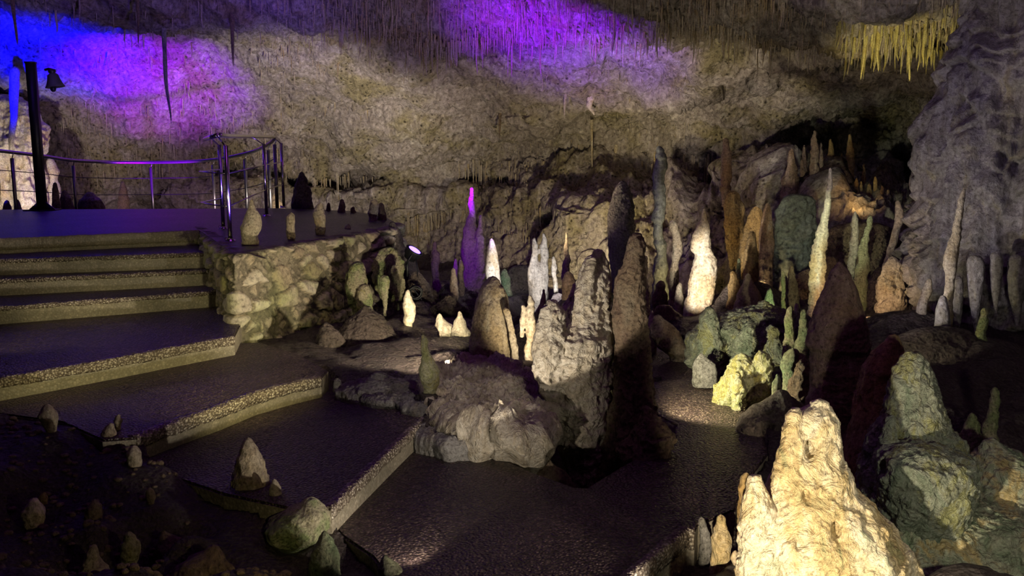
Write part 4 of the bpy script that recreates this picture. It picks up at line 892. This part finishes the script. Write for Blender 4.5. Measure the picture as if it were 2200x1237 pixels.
# ------------------------------------------------------------------ stalactites
def straw_proto(seed, knob=.0):
    n = 22; seg = 7; t = np.linspace(0, 1, n)
    r = (1-t)**.55*(1+.18*vnoise(np.stack([t*9, t*0, t*0+seed], -1), seed))*(1+knob*vnoise(np.stack([t*4, t*0+3, t*0+seed], -1), seed))
    r[-1] = .04
    cx = .9*vnoise(np.stack([t*2, t*0+seed, t*0], -1), 3)*t; cy = .9*vnoise(np.stack([t*2, t*0+seed+5, t*0], -1), 4)*t
    th = np.arange(seg)*2*math.pi/seg
    V = np.stack([cx[:, None]+r[:, None]*np.cos(th), cy[:, None]+r[:, None]*np.sin(th), np.broadcast_to(-t[:, None], (n, seg))], -1).reshape(-1, 3)
    return V, gridfaces(n, seg, True)[:, ::-1]
PROT = [straw_proto(i, .25 if i % 2 else .1) for i in range(6)]
# candidates: (px, py of root, length px, radius px, zone)
rs = random.Random(11)
CAND = []
def zone(n, fx, fy, ln, rd, z):
    for _ in range(n):
        x = fx(); CAND.append((x, fy(x), ln(), rd(), z))
U = rs.uniform
zone(190, lambda: U(900, 1840), lambda x: float(lip1(x))+U(-28, 4), lambda: U(16, 50)*(1 if rs.random() < .8 else 1.5), lambda: U(1.3, 2.9), 'fringe')
zone(520, lambda: U(560, 2080), lambda x: U(-20, float(lip1(x))-15), lambda: U(18, 55), lambda: U(.9, 2.1), 'roof')
zone(120, lambda: U(1800, 2065), lambda x: U(30, 118) if x < 2030 else U(0, 60), lambda: U(22, 62), lambda: U(2., 4.5), 'yellow')
zone(130, lambda: U(560, 940), lambda x: U(40, 150), lambda: U(12, 40), lambda: U(.9, 2.), 'roof')
zone(60, lambda: U(1650, 1960), lambda x: U(60, 130), lambda: U(14, 40), lambda: U(1., 2.4), 'dim')
zone(110, lambda: U(985, 1250), lambda x: U(345, 420), lambda: U(40, 110), lambda: U(1., 2.2), 'curtain')
zone(200, lambda: U(870, 1010), lambda x: U(455, 520), lambda: U(30, 80), lambda: U(.8, 1.8), 'curtain')
zone(90, lambda: U(1290, 1600), lambda x: U(330, 440), lambda: U(30, 110), lambda: U(1., 2.6), 'brown')
zone(60, lambda: U(640, 830), lambda x: U(372, 386), lambda: U(20, 90), lambda: U(1., 2.), 'curtain')
zone(70, lambda: U(180, 500), lambda x: U(180, 235), lambda: U(12, 34), lambda: U(1., 2.6), 'magenta')
zone(120, lambda: U(130, 620), lambda x: U(230, 390), lambda: U(10, 45), lambda: U(.8, 2.2), 'left')
zone(90, lambda: U(600, 1250), lambda x: U(150, 330), lambda: U(8, 30), lambda: U(.8, 1.8), 'left')
zone(50, lambda: U(0, 560), lambda x: U(-20, 130), lambda: U(20, 60), lambda: U(1., 3.), 'roof')
LAB = {'fringe': ('slender stalactite in the violet-lit fringe along the lip of the roof', 'straw', 'stalactites in the violet-lit fringe'),
 'roof': ('thin soda-straw stalactite on the shadowed roof along the top of the frame', 'straw', 'soda straws along the top of the roof'),
 'yellow': ('yellow-lit ragged stalactite in the fringe at the upper right', 'ystraw', 'yellow-lit stalactites at the upper right'),
 'dim': ('small dim stalactite beneath the yellow-lit fringe at the upper right', 'straw', 'dim stalactites under the yellow fringe'),
 'curtain': ('long thin cream stalactite in the curtain on the recessed back wall', 'straw', 'cream stalactites of the back wall curtain'),
 'brown': ('brown straw stalactite in the dim recess above the two central columns', 'straw', 'brown stalactites of the dim recess'),
 'magenta': ('short stalactite in the magenta-lit patch of roof at the left', 'straw', 'short stalactites in the magenta patch'),
 'left': ('small stubby stalactite on the mauve-grey sloping back wall', 'straw', 'small stalactites on the sloping back wall')}
big = [(350, 105, 150, 6, 'tall dark stalactite hanging in front of the magenta-lit patch', 'flow', 15.),
       (1318, -10, 125, 6, 'longest brown stalactite crossing the violet fringe near the top middle', 'straw', 12.0),
       (1625, -15, 75, 10, 'broad dark hanging blade at the top edge right of the violet fringe', 'brown', 11.),
       (1272, 262, 118, 3.5, 'thin pale stalactite hanging alone below the edge of the sloping roof', 'straw', None),
       (1250, 330, 95, 9, 'wide pale tooth-shaped stalactite above the two central columns', 'straw', None),
       (1325, 310, 42, 6, 'short leaf-shaped stalactite right of the tooth-shaped one', 'straw', None),
       (1075, 225, 70, 4, 'dark slanting stalactite on the middle of the sloping wall', 'brown', None),
       (290, -5, 90, 5, 'long purple-brown stalactite at the top between the blue and magenta light', 'brown', 14.),
       (497, 40, 95, 5, 'long dark stalactite at the right edge of the magenta patch', 'brown', 14.5),
       (1802, -10, 60, 6, 'blunt grey stalactite at the top edge left of the yellow fringe', 'straw', 10.5),
       (1890, 60, 88, 7, 'yellow stalactite with a frayed tip, left of the pair of longest yellow ones', 'ystraw', 10.2),
       (1957, 50, 118, 8, 'longest yellow-lit stalactite at the upper right', 'ystraw', 10.1),
       (1862, 70, 96, 6, 'second yellow stalactite from the left of the long frayed ones', 'ystraw', 10.3),
       (1992, 55, 84, 6, 'yellow stalactite between the longest one and the giant flowstone', 'ystraw', 10.),
       (1505, 20, 60, 4, 'pale crooked stalactite in the right half of the violet fringe', 'straw', 12.2),
       (1215, 195, 60, 4, 'grey straw hanging from the lit roof band left of the white flag-shaped one', 'straw', None),
       (1270, 208, 38, 9, 'white flag-shaped stalactite on the edge of the sloping roof', 'pale', None),
       (18, 20, 60, 9, 'dark stalactite in the deep blue light at the upper left corner', 'brown', 13.5),
       (745, 440, 10, 3, None, None, None)]
MESH = {}
def straw_mesh(i, mat):
    if (i, mat) not in MESH:
        o = mk('stalactite', PROT[i][0], PROT[i][1], M[mat]); MESH[(i, mat)] = o.data; bpy.data.objects.remove(o)
    return MESH[(i, mat)]
def put_straw(x, y, ln, rd, mat, i, Yq=None):
    b = shell_at(x, y); Y = (b[1]-.06) if Yq is None else Yq
    p = P(x, y, Y); sc = Y/F
    o = bpy.data.objects.new('stalactite', straw_mesh(i, mat)); COL.objects.link(o)
    o.location = (p[0], p[1]+.02, p[2]+.04); o.scale = (rd*sc, rd*sc, ln*sc+.04); o.rotation_euler = (0, 0, rs.uniform(0, 6))
    return o
for x, y, ln, rd, lab, mat, Yq in big:
    if lab is None: continue
    if Yq is not None:
        # root the stalactite in the roof above it
        yy = y; ys_ = np.arange(y, -500, -6)
        for q in ys_:
            yy = q
            if shell_at(x, q)[1] <= Yq+.1: break
        ln = ln+(y-yy); y = yy
    tag(put_straw(x, y, ln, rd, mat, rs.randrange(6), Yq), lab, 'stalactite')
CAND.sort(key=lambda c: -c[2]*c[3])
for x, y, ln, rd, z in CAND[:280]:
    lab, mat, grp = LAB[z]
    tag(put_straw(x, y, ln, rd, mat, rs.randrange(6)), lab, 'stalactite', grp)
# everything finer is one mass
VV = []; FF = []; off = 0
extra = [c for c in CAND[280:]]
for _ in range(1500):
    x = U(300, 2070); extra.append((x, U(-25, float(lip1(x))), U(8, 30), U(.5, 1.1), 'r'))
for _ in range(900):
    x = U(120, 1500); extra.append((x, U(130, 360), U(4, 14), U(.5, 1.1), 'r'))
for _ in range(350):
    x = U(870, 1260); extra.append((x, U(390, 520), U(15, 60), U(.5, 1.2), 'r'))
for x, y, ln, rd, z in extra:
    b = shell_at(x, y); Y = b[1]-.04; p = P(x, y, Y); sc = Y/F; v, f = PROT[rs.randrange(6)]
    v = v[::1]; VV.append(v*np.array((rd*sc, rd*sc, ln*sc+.03))+p+np.array((0, .02, .03))); FF.append(f+off); off += len(v)
o = mk('soda_straws', np.vstack(VV), np.vstack(FF), M['straw'])
tag(o, 'countless hair-thin soda straws bristling all over the roof and back wall', 'stalactites', kind='stuff')
# ------------------------------------------------------------------ ground litter
def pebble_litter():
    VV = []; FF = []; off = 0
    rr = random.Random(5); ico = bmesh.new(); bmesh.ops.create_icosphere(ico, subdivisions=2, radius=1)
    v0 = np.array([tuple(v.co) for v in ico.verts]); f0 = [tuple(v.index for v in f.verts) for f in ico.faces]; ico.free()
    f0 = np.array(f0)
    for _ in range(700):
        px = rr.uniform(-20, 700); py = rr.uniform(900, 1240)
        if px > 300+(1240-py)*.1 and py < 1130 and px > 400: continue
        g = G(px, py, .2); k = int(np.argmin((FLX-g[0])**2+(FLY-g[1])**2)); s = rr.uniform(.006, .028)
        v = v0*(s, s*rr.uniform(.6, 1), s*rr.uniform(.4, .8))*(1+.3*fbm(v0+_, 1.2, 2, 4)[:, None])
        VV.append(v+np.array((FLX[k], FLY[k], FLZ[k]+s*.2))); FF.append(f0+off); off += len(v)
    o = mk('gravel', np.vstack(VV), [tuple(int(q) for q in f) for f in np.vstack(FF)], M['brown'])
    tag(o, 'scattered gravel on the dark bank in the left foreground', 'gravel', kind='stuff')
pebble_litter()
# ------------------------------------------------------------------ railings
def add(name, parts, mat, parent=None, loc=(0, 0, 0), smooth=True):
    V, Fc = join(parts); V = np.array(V)-np.asarray(loc)
    o = mk(name, V, Fc, M[mat], parent=parent, smooth=smooth)
    return o
gl = G(495, 517, ZD)
gate = empty('steel_handrail', gl, 'shiny stainless steel handrail with posts at the corner of the platform', 'railing')
TOPZ = 2.02
posts = [((487, 306), (495, 517)), ((475, 311), (480, 491)), ((563, 310), (573, 464)), ((605, 307), (610, 446))]
rail = [P(440, 299, 10.9), P(452, 295, 10.2), P(466, 291, 9.5), P(474, 290, 9.6), P(490, 292, 10.0), P(540, 293, 12.0), P(580, 293.5, 13.4), P(588, 295, 13.7)]
add('top_rail', [tube(rail[:3], .024, 12), tube(rail[2:], .024, 12)], 'steel', gate, gl)
PB = []
for (t, b) in posts:
    g = G(b[0], b[1], ZD); p = g+np.array((0, 0, .95)); PB.append(g)
    po = add('post', [tube([g, g+np.array((0, 0, .93))], .021, 14)], 'steel', gate, gl)
    # saddle bracket from the post head up to the rail
    k = min(range(len(rail)), key=lambda i: abs(rail[i][1]-g[1])+abs(rail[i][0]-g[0]))
    b_ = add('bracket', [tube([g+np.array((0, 0, .92)), rail[k]], .008, 8)], 'steel', po, gl)
    add('base_flange', [lathe(g, [(0, .05), (.012, .05), (.018, .03), (.03, .024)], 18), lathe(g+np.array((-.036, -.02, 0)), [(.01, .012), (.03, .012), (.036, .004)], 8)], 'steel', po, gl)
for zz in (.66, .34):
    a = [g+np.array((0, 0, zz)) for g in (PB[0], PB[2], PB[3])]
    add('mid_rail', [tube(a, .007, 8)], 'steel', gate, gl)
    q0 = PB[1]+np.array((0, 0, zz)); q1 = PB[0]+np.array((0, 0, zz)); m = (q0+q1)/2+np.array((-.22, -.1, .0))
    add('mid_rail', [tube([q1, q1*.6+m*.4+np.array((-.05, 0, 0)), m, q0], .007, 8)], 'steel', gate, gl)
# far curved railing
fl = P(325, 449, 16.2)
far = empty('curved_railing', (fl[0], fl[1], .6), 'dark curved cable railing along the far edge of the platform', 'railing')
fo = np.array(far.location)
RL = [(590, 297, 13.8), (586, 303, 14.2), (575, 311, 14.6), (550, 324, 15.), (510, 334, 15.3), (470, 342, 15.6), (430, 346, 15.8), (380, 348, 16.), (325, 349, 16.2), (240, 349, 16.), (155, 345, 15.2), (90, 334.5, 14.3), (0, 324, 13.2), (-90, 314, 12.2)]
def dense(pts, n=6):
    pts = np.array(pts); t = np.arange(len(pts)); tt = np.linspace(0, len(pts)-1, len(pts)*n)
    v = np.stack([np.interp(tt, t, pts[:, k]) for k in range(3)], -1); ker = np.hanning(n+3)[1:-1]; ker /= ker.sum(); p = len(ker)//2
    return np.stack([np.convolve(np.pad(v[:, k], p, 'edge'), ker, 'valid') for k in range(3)], -1)[:len(tt)]
rp = dense([P(*q) for q in RL])
add('handrail', [tube(rp, .026, 12)], 'rail', far, fo)
for dz in (.27, .55, .83):
    if dz > .8: continue
    add('cable', [tube([p-np.array((0, 0, dz)) for p in rp], .0065, 6)], 'iron', far, fo)
def rail_z(px):
    q = min(rp, key=lambda p: abs(1100+p[0]/p[1]*F*1.0-px))
    return q
for px in (30, 154, 324, 459, 526, 575, 600):
    best = None
    for q in rp:
        d = q-np.array((0, 0, H)); cx = 1100+F*d[0]/(d[1]*CP-d[2]*SP)
        if best is None or abs(cx-px) < best[0]: best = (abs(cx-px), q)
    q = best[1]
    po = add('post', [tube([q-np.array((0, 0, 1.15)), q-np.array((0, 0, .085))], .026, 10)], 'rail', far, fo)
    add('bracket', [tube([q-np.array((0, 0, .09)), q+np.array((.03, 0, -.01))], .007, 6)], 'rail', po, fo)
# ------------------------------------------------------------------ lamp post
lb = P(91, 449, 13.1); lb[2] = ZD; hp = 3.07-ZD
lp = empty('lamp_post', lb, 'black square lamp post with a bell-shaped lamp at the left of the platform', 'lamp')
add('pole', [boxm(lb+np.array((0, 0, hp/2)), (.105, .105, hp))], 'iron', lp, lb, smooth=False)
add('cap', [boxm(lb+np.array((0, 0, hp+.006)), (.118, .118, .02))], 'iron', lp, lb, smooth=False)
gus = []
for s in (-1, 1):
    x0 = s*.052; V = [lb+np.array(q) for q in [(x0, -.012, 0), (s*.19, -.012, 0), (s*.17, -.012, .025), (x0, -.012, .12), (x0, .012, 0), (s*.19, .012, 0), (s*.17, .012, .025), (x0, .012, .12)]]
    gus.append((V, [(0, 1, 2, 3), (7, 6, 5, 4), (0, 4, 5, 1), (1, 5, 6, 2), (2, 6, 7, 3), (3, 7, 4, 0)]))
gus.append(boxm(lb+np.array((0, 0, .006)), (.4, .3, .012)))
add('base_bracket', gus, 'iron', lp, lb, smooth=False)
bt = P(111, 150, 13.0); Rt = Vector((0, 0, 1)).rotation_difference(Vector((-.14, 0, 1))).to_matrix()
add('lamp_arm', [tube([P(97, 150, 13.05), P(104, 148, 13.03), P(112, 150, 13.)], .018, 8), lathe(bt, [(-.05, .03), (-.03, .05), (.0, .05), (.012, .02)], 16, Rt)], 'iron', lp, lb)
sh = add('lamp_shade', [lathe(bt, [(-.235, .125), (-.23, .128), (-.19, .105), (-.13, .082), (-.07, .07), (-.055, .05), (-.04, .03)], 28, Rt)], 'shade', lp, lb)
add('bulb', [lathe(P(114, 190, 13.0), [(-.045, .012), (-.035, .03), (0, .04), (.03, .025), (.05, .02)], 16, Rt)], 'black', lp, lb)
# ------------------------------------------------------------------ floodlight
fp_ = P(889, 540, 10.0); ax = Vector((.52, -.16, .80)).normalized(); Rf = Vector((0, 0, 1)).rotation_difference(ax).to_matrix()
fl_ = empty('floodlight', fp_, 'violet glowing floodlight mounted on the rocks past the rubble wall', 'floodlight')
add('housing', [lathe(fp_, [(-.10, .04), (-.095, .065), (-.05, .075), (-.045, .088), (.0, .092), (.012, .1), (.02, .1), (.021, .086)], 30, Rf)], 'black', fl_, fp_)
add('lens', [lathe(fp_, [(.010, .084), (.019, .084), (.024, .05), (.026, .01)], 30, Rf)], 'vlens', fl_, fp_)
u = np.array(Rf @ Vector((0, 1, 0)))
add('bracket', [tube([fp_+u*.105, fp_+u*.11-np.array(ax)*.14, fp_-u*.11-np.array(ax)*.14, fp_-u*.105], .009, 8), tube([fp_-np.array(ax)*.14, fp_-np.array(ax)*.14-np.array((0, 0, .16))], .014, 8)], 'black', fl_, fp_)
def cable_coil():
    pts = [P(893, 556, 9.95), P(897, 575, 9.9), P(897, 605, 9.85)]
    c = P(893, 628, 9.6)
    for k in range(70):
        t = k/70*2*math.pi*5; r = .062+.012*math.sin(k*.7)
        pts.append(c+np.array((r*math.sin(t), -.02+.03*math.sin(t*.31), r*math.cos(t)*1.05)))
    pts += [P(910, 650, 9.6), P(912, 662, 9.5), P(902, 680, 9.3), P(898, 700, 9.1)]
    return tube(pts, .0075, 6)
cc = P(893, 628, 9.6)
o = add('power_cable', [cable_coil()], 'black', None, (0, 0, 0)); tag(o, 'black cable coiled on the rocks below the violet floodlight', 'cable')
# small lamps on the far path
def small_lamp(name, px, py, Y, dirv, label):
    p = P(px, py, Y); a = Vector(dirv).normalized(); R = Vector((0, 0, 1)).rotation_difference(a).to_matrix()
    e = empty(name, p, label, 'lamp')
    add('housing', [lathe(p, [(-.07, .018), (-.06, .026), (.0, .03), (.012, .034), (.016, .03)], 16, R), tube([p-np.array(a)*.05, p-np.array(a)*.05-np.array((0, 0, .12))], .006, 6)], 'black', e, p)
    add('lens', [lathe(p, [(.006, .028), (.015, .028), (.019, .008)], 16, R)], 'wlens', e, p)
small_lamp('spotlight', 1391, 689, 9.4, (.7, -.5, .5), 'tiny glowing white spotlight low beside the far path')
# ------------------------------------------------------------------ lights
def spot(pos, tgt, col, pw, ang=60, blend=.6, rad=.05):
    l = bpy.data.lights.new('lamp', 'SPOT'); l.energy = pw; l.color = col; l.spot_size = math.radians(ang); l.spot_blend = blend; l.shadow_soft_size = rad
    o = bpy.data.objects.new('lamp_or_fill_beam', l); COL.objects.link(o); o.location = tuple(pos)  # serves lamps of the cave and added unseen fills alike
    o.rotation_euler = (Vector(tuple(tgt))-Vector(tuple(pos))).to_track_quat('-Z', 'Y').to_euler()
    return o
def area(pos, tgt, col, pw, size):
    l = bpy.data.lights.new('lamp', 'AREA'); l.energy = pw; l.color = col; l.size = size; l.shape = 'DISK'  # added soft fill with no lamp behind it
    o = bpy.data.objects.new('ambient_fill', l); COL.objects.link(o); o.location = tuple(pos)
    o.rotation_euler = (Vector(tuple(tgt))-Vector(tuple(pos))).to_track_quat('-Z', 'Y').to_euler()
    return o
WARM = (1., .86, .62); NEUT = (1., .90, .76); YEL = (1., .88, .42); VIO = (.20, .0, 1.); BLU = (.0, .0, 1.); MAG = (.26, .0, 1.); COOL = (.86, .88, 1.)
# wall wash
spot(P(1000, 640, 12.6), P(950, 255, 18.), NEUT, 1400, 88, 1., .15)
spot(P(1010, 640, 15.5), P(1020, 420, 18.5), WARM, 650, 130, .9, .15)
spot(P(690, 530, 13.9), P(700, 200, 18.), NEUT, 560, 95, .9, .15)
spot(P(470, 500, 14.6), P(430, 330, 18.5), (1., .74, .82), 150, 80, 1., .2)
spot(P(200, 500, 15.), P(220, 350, 19), (1., .70, .85), 80, 90, .9, .2)
spot(P(1230, 600, 12.4), P(1180, 430, 17), (1., .85, .5), 420, 100, .9, .1)
spot(P(1120, 560, 11.4), P(1480, 150, 14.5), (1., .88, .62), 420, 66, 1., .1)
# violet / blue / magenta
spot(fp_+np.array(ax)*.06, P(1190, 62, 13.4), VIO, 4600, 47, 1., .08)
spot(P(-60, 475, 13.5), P(90, 120, 15.8), BLU, 5200, 56, 1., .08)
spot(P(330, 480, 14.9), P(350, 165, 17.2), MAG, 1900, 66, 1., .08)
spot(P(40, 470, 15.6), P(45, 350, 17.2), NEUT, 130, 90, .8, .1)
spot(P(345, 470, 17.6), P(345, 235, 17.9), (.9, .03, .5), 45, 80, .9, .05)
spot(P(120, 470, 16.4), P(105, 380, 17.5), MAG, 10, 110, .8, .1)
spot(P(950, 560, 10.2), P(1012, 520, 11.), VIO, 40, 90, .6, .05)
spot((-2.5, 9., 1.3), P(380, -30, 14.), (.16, .06, 1.), 900, 60, 1., .2)  # added unseen fill lifting the dark roof at the upper left
spot((0., 9., 1.0), P(900, -10, 14.), (.4, .2, 1.), 350, 60, 1., .2)  # added unseen fill lifting the roof at the top middle
# added unseen overhead fills giving a violet ambient wash over the ground
area((-1.5, 7.5, 6.2), (-1.5, 7., 0), (.45, .08, .85), 20, 3.)
area((-6.8, 12.0, 5.0), (-6.6, 11.5, 1), (.14, .02, 1.), 52, 2.)
area((1.5, 4., 5.2), (1.5, 5, 0), (.70, .22, .75), 12, 3.)
# right foreground glare
spot((.55, 2.6, .12), (1.50, 4.15, .36), WARM, 330, 52, .3, .03)
spot((1.9, 2.3, 1.0), (2.05, 4.5, .25), (1., .95, .74), 85, 75, .7, .06)
# low lamp at the front throwing light over the ledge on to the central column, riser and bank
spot((-.74, 4.38, .05), P(1172, 575, 6.2), NEUT, 300, 37, .12, .02)
spot((-.6, 3.9, .08), P(1090, 905, 5.8), NEUT, 50, 30, .5, .02)
spot((.6, 3.4, 2.9), P(990, 845, 6.2), NEUT, 170, 18, .8, .05)  # added unseen fill from above, brightens the ledge top
spot((-.45, 4.2, .09), P(760, 1000, 5.2), NEUT, 9, 120, .6, .02)
spot((1.25, 3.2, .10), P(800, 1000, 5.2), NEUT, 190, 40, .6, .03)
spot((-.75, 3.5, .45), (-2.0, 4.6, .2), (1., .86, .4), 6, 90, .7, .02)
spot(P(965, 775, 7.0), P(690, 600, 8.6), WARM, 170, 95, .6, .03)
# steps
spot((-1.0, 5.2, 1.0), P(150, 600, 8.6), YEL, 130, 80, .7, .05)
# path pool + mossy cluster
spot(P(1395, 800, 6.6), P(1590, 820, 7.0), (1., .92, .6), 130, 100, .6, .03)
# beehive, spire, background
spot(P(1470, 715, 9.0), P(1510, 580, 10.6), NEUT, 340, 34, .6, .03)
spot(P(1700, 620, 7.0), P(1764, 515, 9.2), (.9, 1., .66), 240, 24, .5, .03)
spot(P(1670, 668, 8.6), P(1682, 610, 9.3), (.95, 1., .6), 14, 60, .6, .02)
spot(P(1600, 690, 9.5), P(1640, 450, 12.5), (1., .8, .5), 170, 130, .8, .05)
spot(P(1470, 640, 11.6), P(1460, 420, 13.4), (1., .78, .36), 24, 130, .8, .05)
spot(P(1640, 640, 11.4), P(1640, 470, 13.), (1., .78, .36), 40, 130, .8, .05)
spot(P(1860, 690, 8.4), P(1850, 430, 11.5), (1., .68, .38), 110, 110, .8, .05)
spot(P(1840, 440, 11.6), P(1850, 390, 12.6), (1., .62, .2), 5, 140, .8, .05)
# centre back glows
spot(P(1112, 610, 8.7), P(1058, 570, 9.6), COOL, 55, 60, .5, .02)
spot(P(1120, 760, 7.0), P(1134, 700, 7.5), WARM, 26, 80, .6, .02)
spot(P(1195, 640, 8.6), P(1158, 570, 9.6), COOL, 50, 70, .6, .03)
spot(P(915, 705, 7.7), P(880, 655, 8.6), (1., .92, .6), 34, 34, .5, .02)
spot(P(975, 725, 7.4), P(970, 692, 8.4), (1., .92, .6), 34, 44, .5, .02)
spot((-1.3, 5.3, .45), P(922, 775, 6.4), NEUT, 9, 26, .5, .02)
spot((-4.3, 6.4, .9), P(480, 600, 8.9), (1., .9, .5), 34, 80, .8, .05)
spot(P(985, 790, 7.0), P(1060, 650, 7.7), WARM, 5, 60, .5, .02)
# yellow fringe and flowstone
spot(P(1860, 340, 9.3), P(1950, 85, 10.3), YEL, 95, 60, .9, .05)  # unseen spot added in mid-air to brighten the fringe
spot((1.6, 4.2, 2.6), P(2110, 330, 8.6), (.8, .75, .95), 24, 60, .9, .25)
spot((2.55, 7.0, .5), P(2130, 300, 8.6), (.9, .85, .95), 70, 80, .9, .04)
spot((2.2, 5.0, 4.2), P(2130, 60, 9), (.25, .2, 1.), 50, 60, .8, .2)
# ------------------------------------------------------------------ world and output look
w = bpy.data.worlds.new('world'); SC.world = w; w.use_nodes = True
w.node_tree.nodes['Background'].inputs[0].default_value = (.55, .42, .6, 1); w.node_tree.nodes['Background'].inputs[1].default_value = .006
vs = SC.view_settings; vs.view_transform = 'Standard'; vs.look = 'None'; vs.gamma = 1; vs.exposure = 0; vs.use_curve_mapping = False
SC.cycles.use_denoising = True
SC.cycles.use_adaptive_sampling = True; SC.cycles.adaptive_threshold = .04; SC.cycles.adaptive_min_samples = 12
SC.cycles.max_bounces = 4; SC.cycles.diffuse_bounces = 3; SC.cycles.glossy_bounces = 2; SC.cycles.transmission_bounces = 1
SC.cycles.sample_clamp_indirect = 3.
SC.cycles.caustics_reflective = False; SC.cycles.caustics_refractive = False
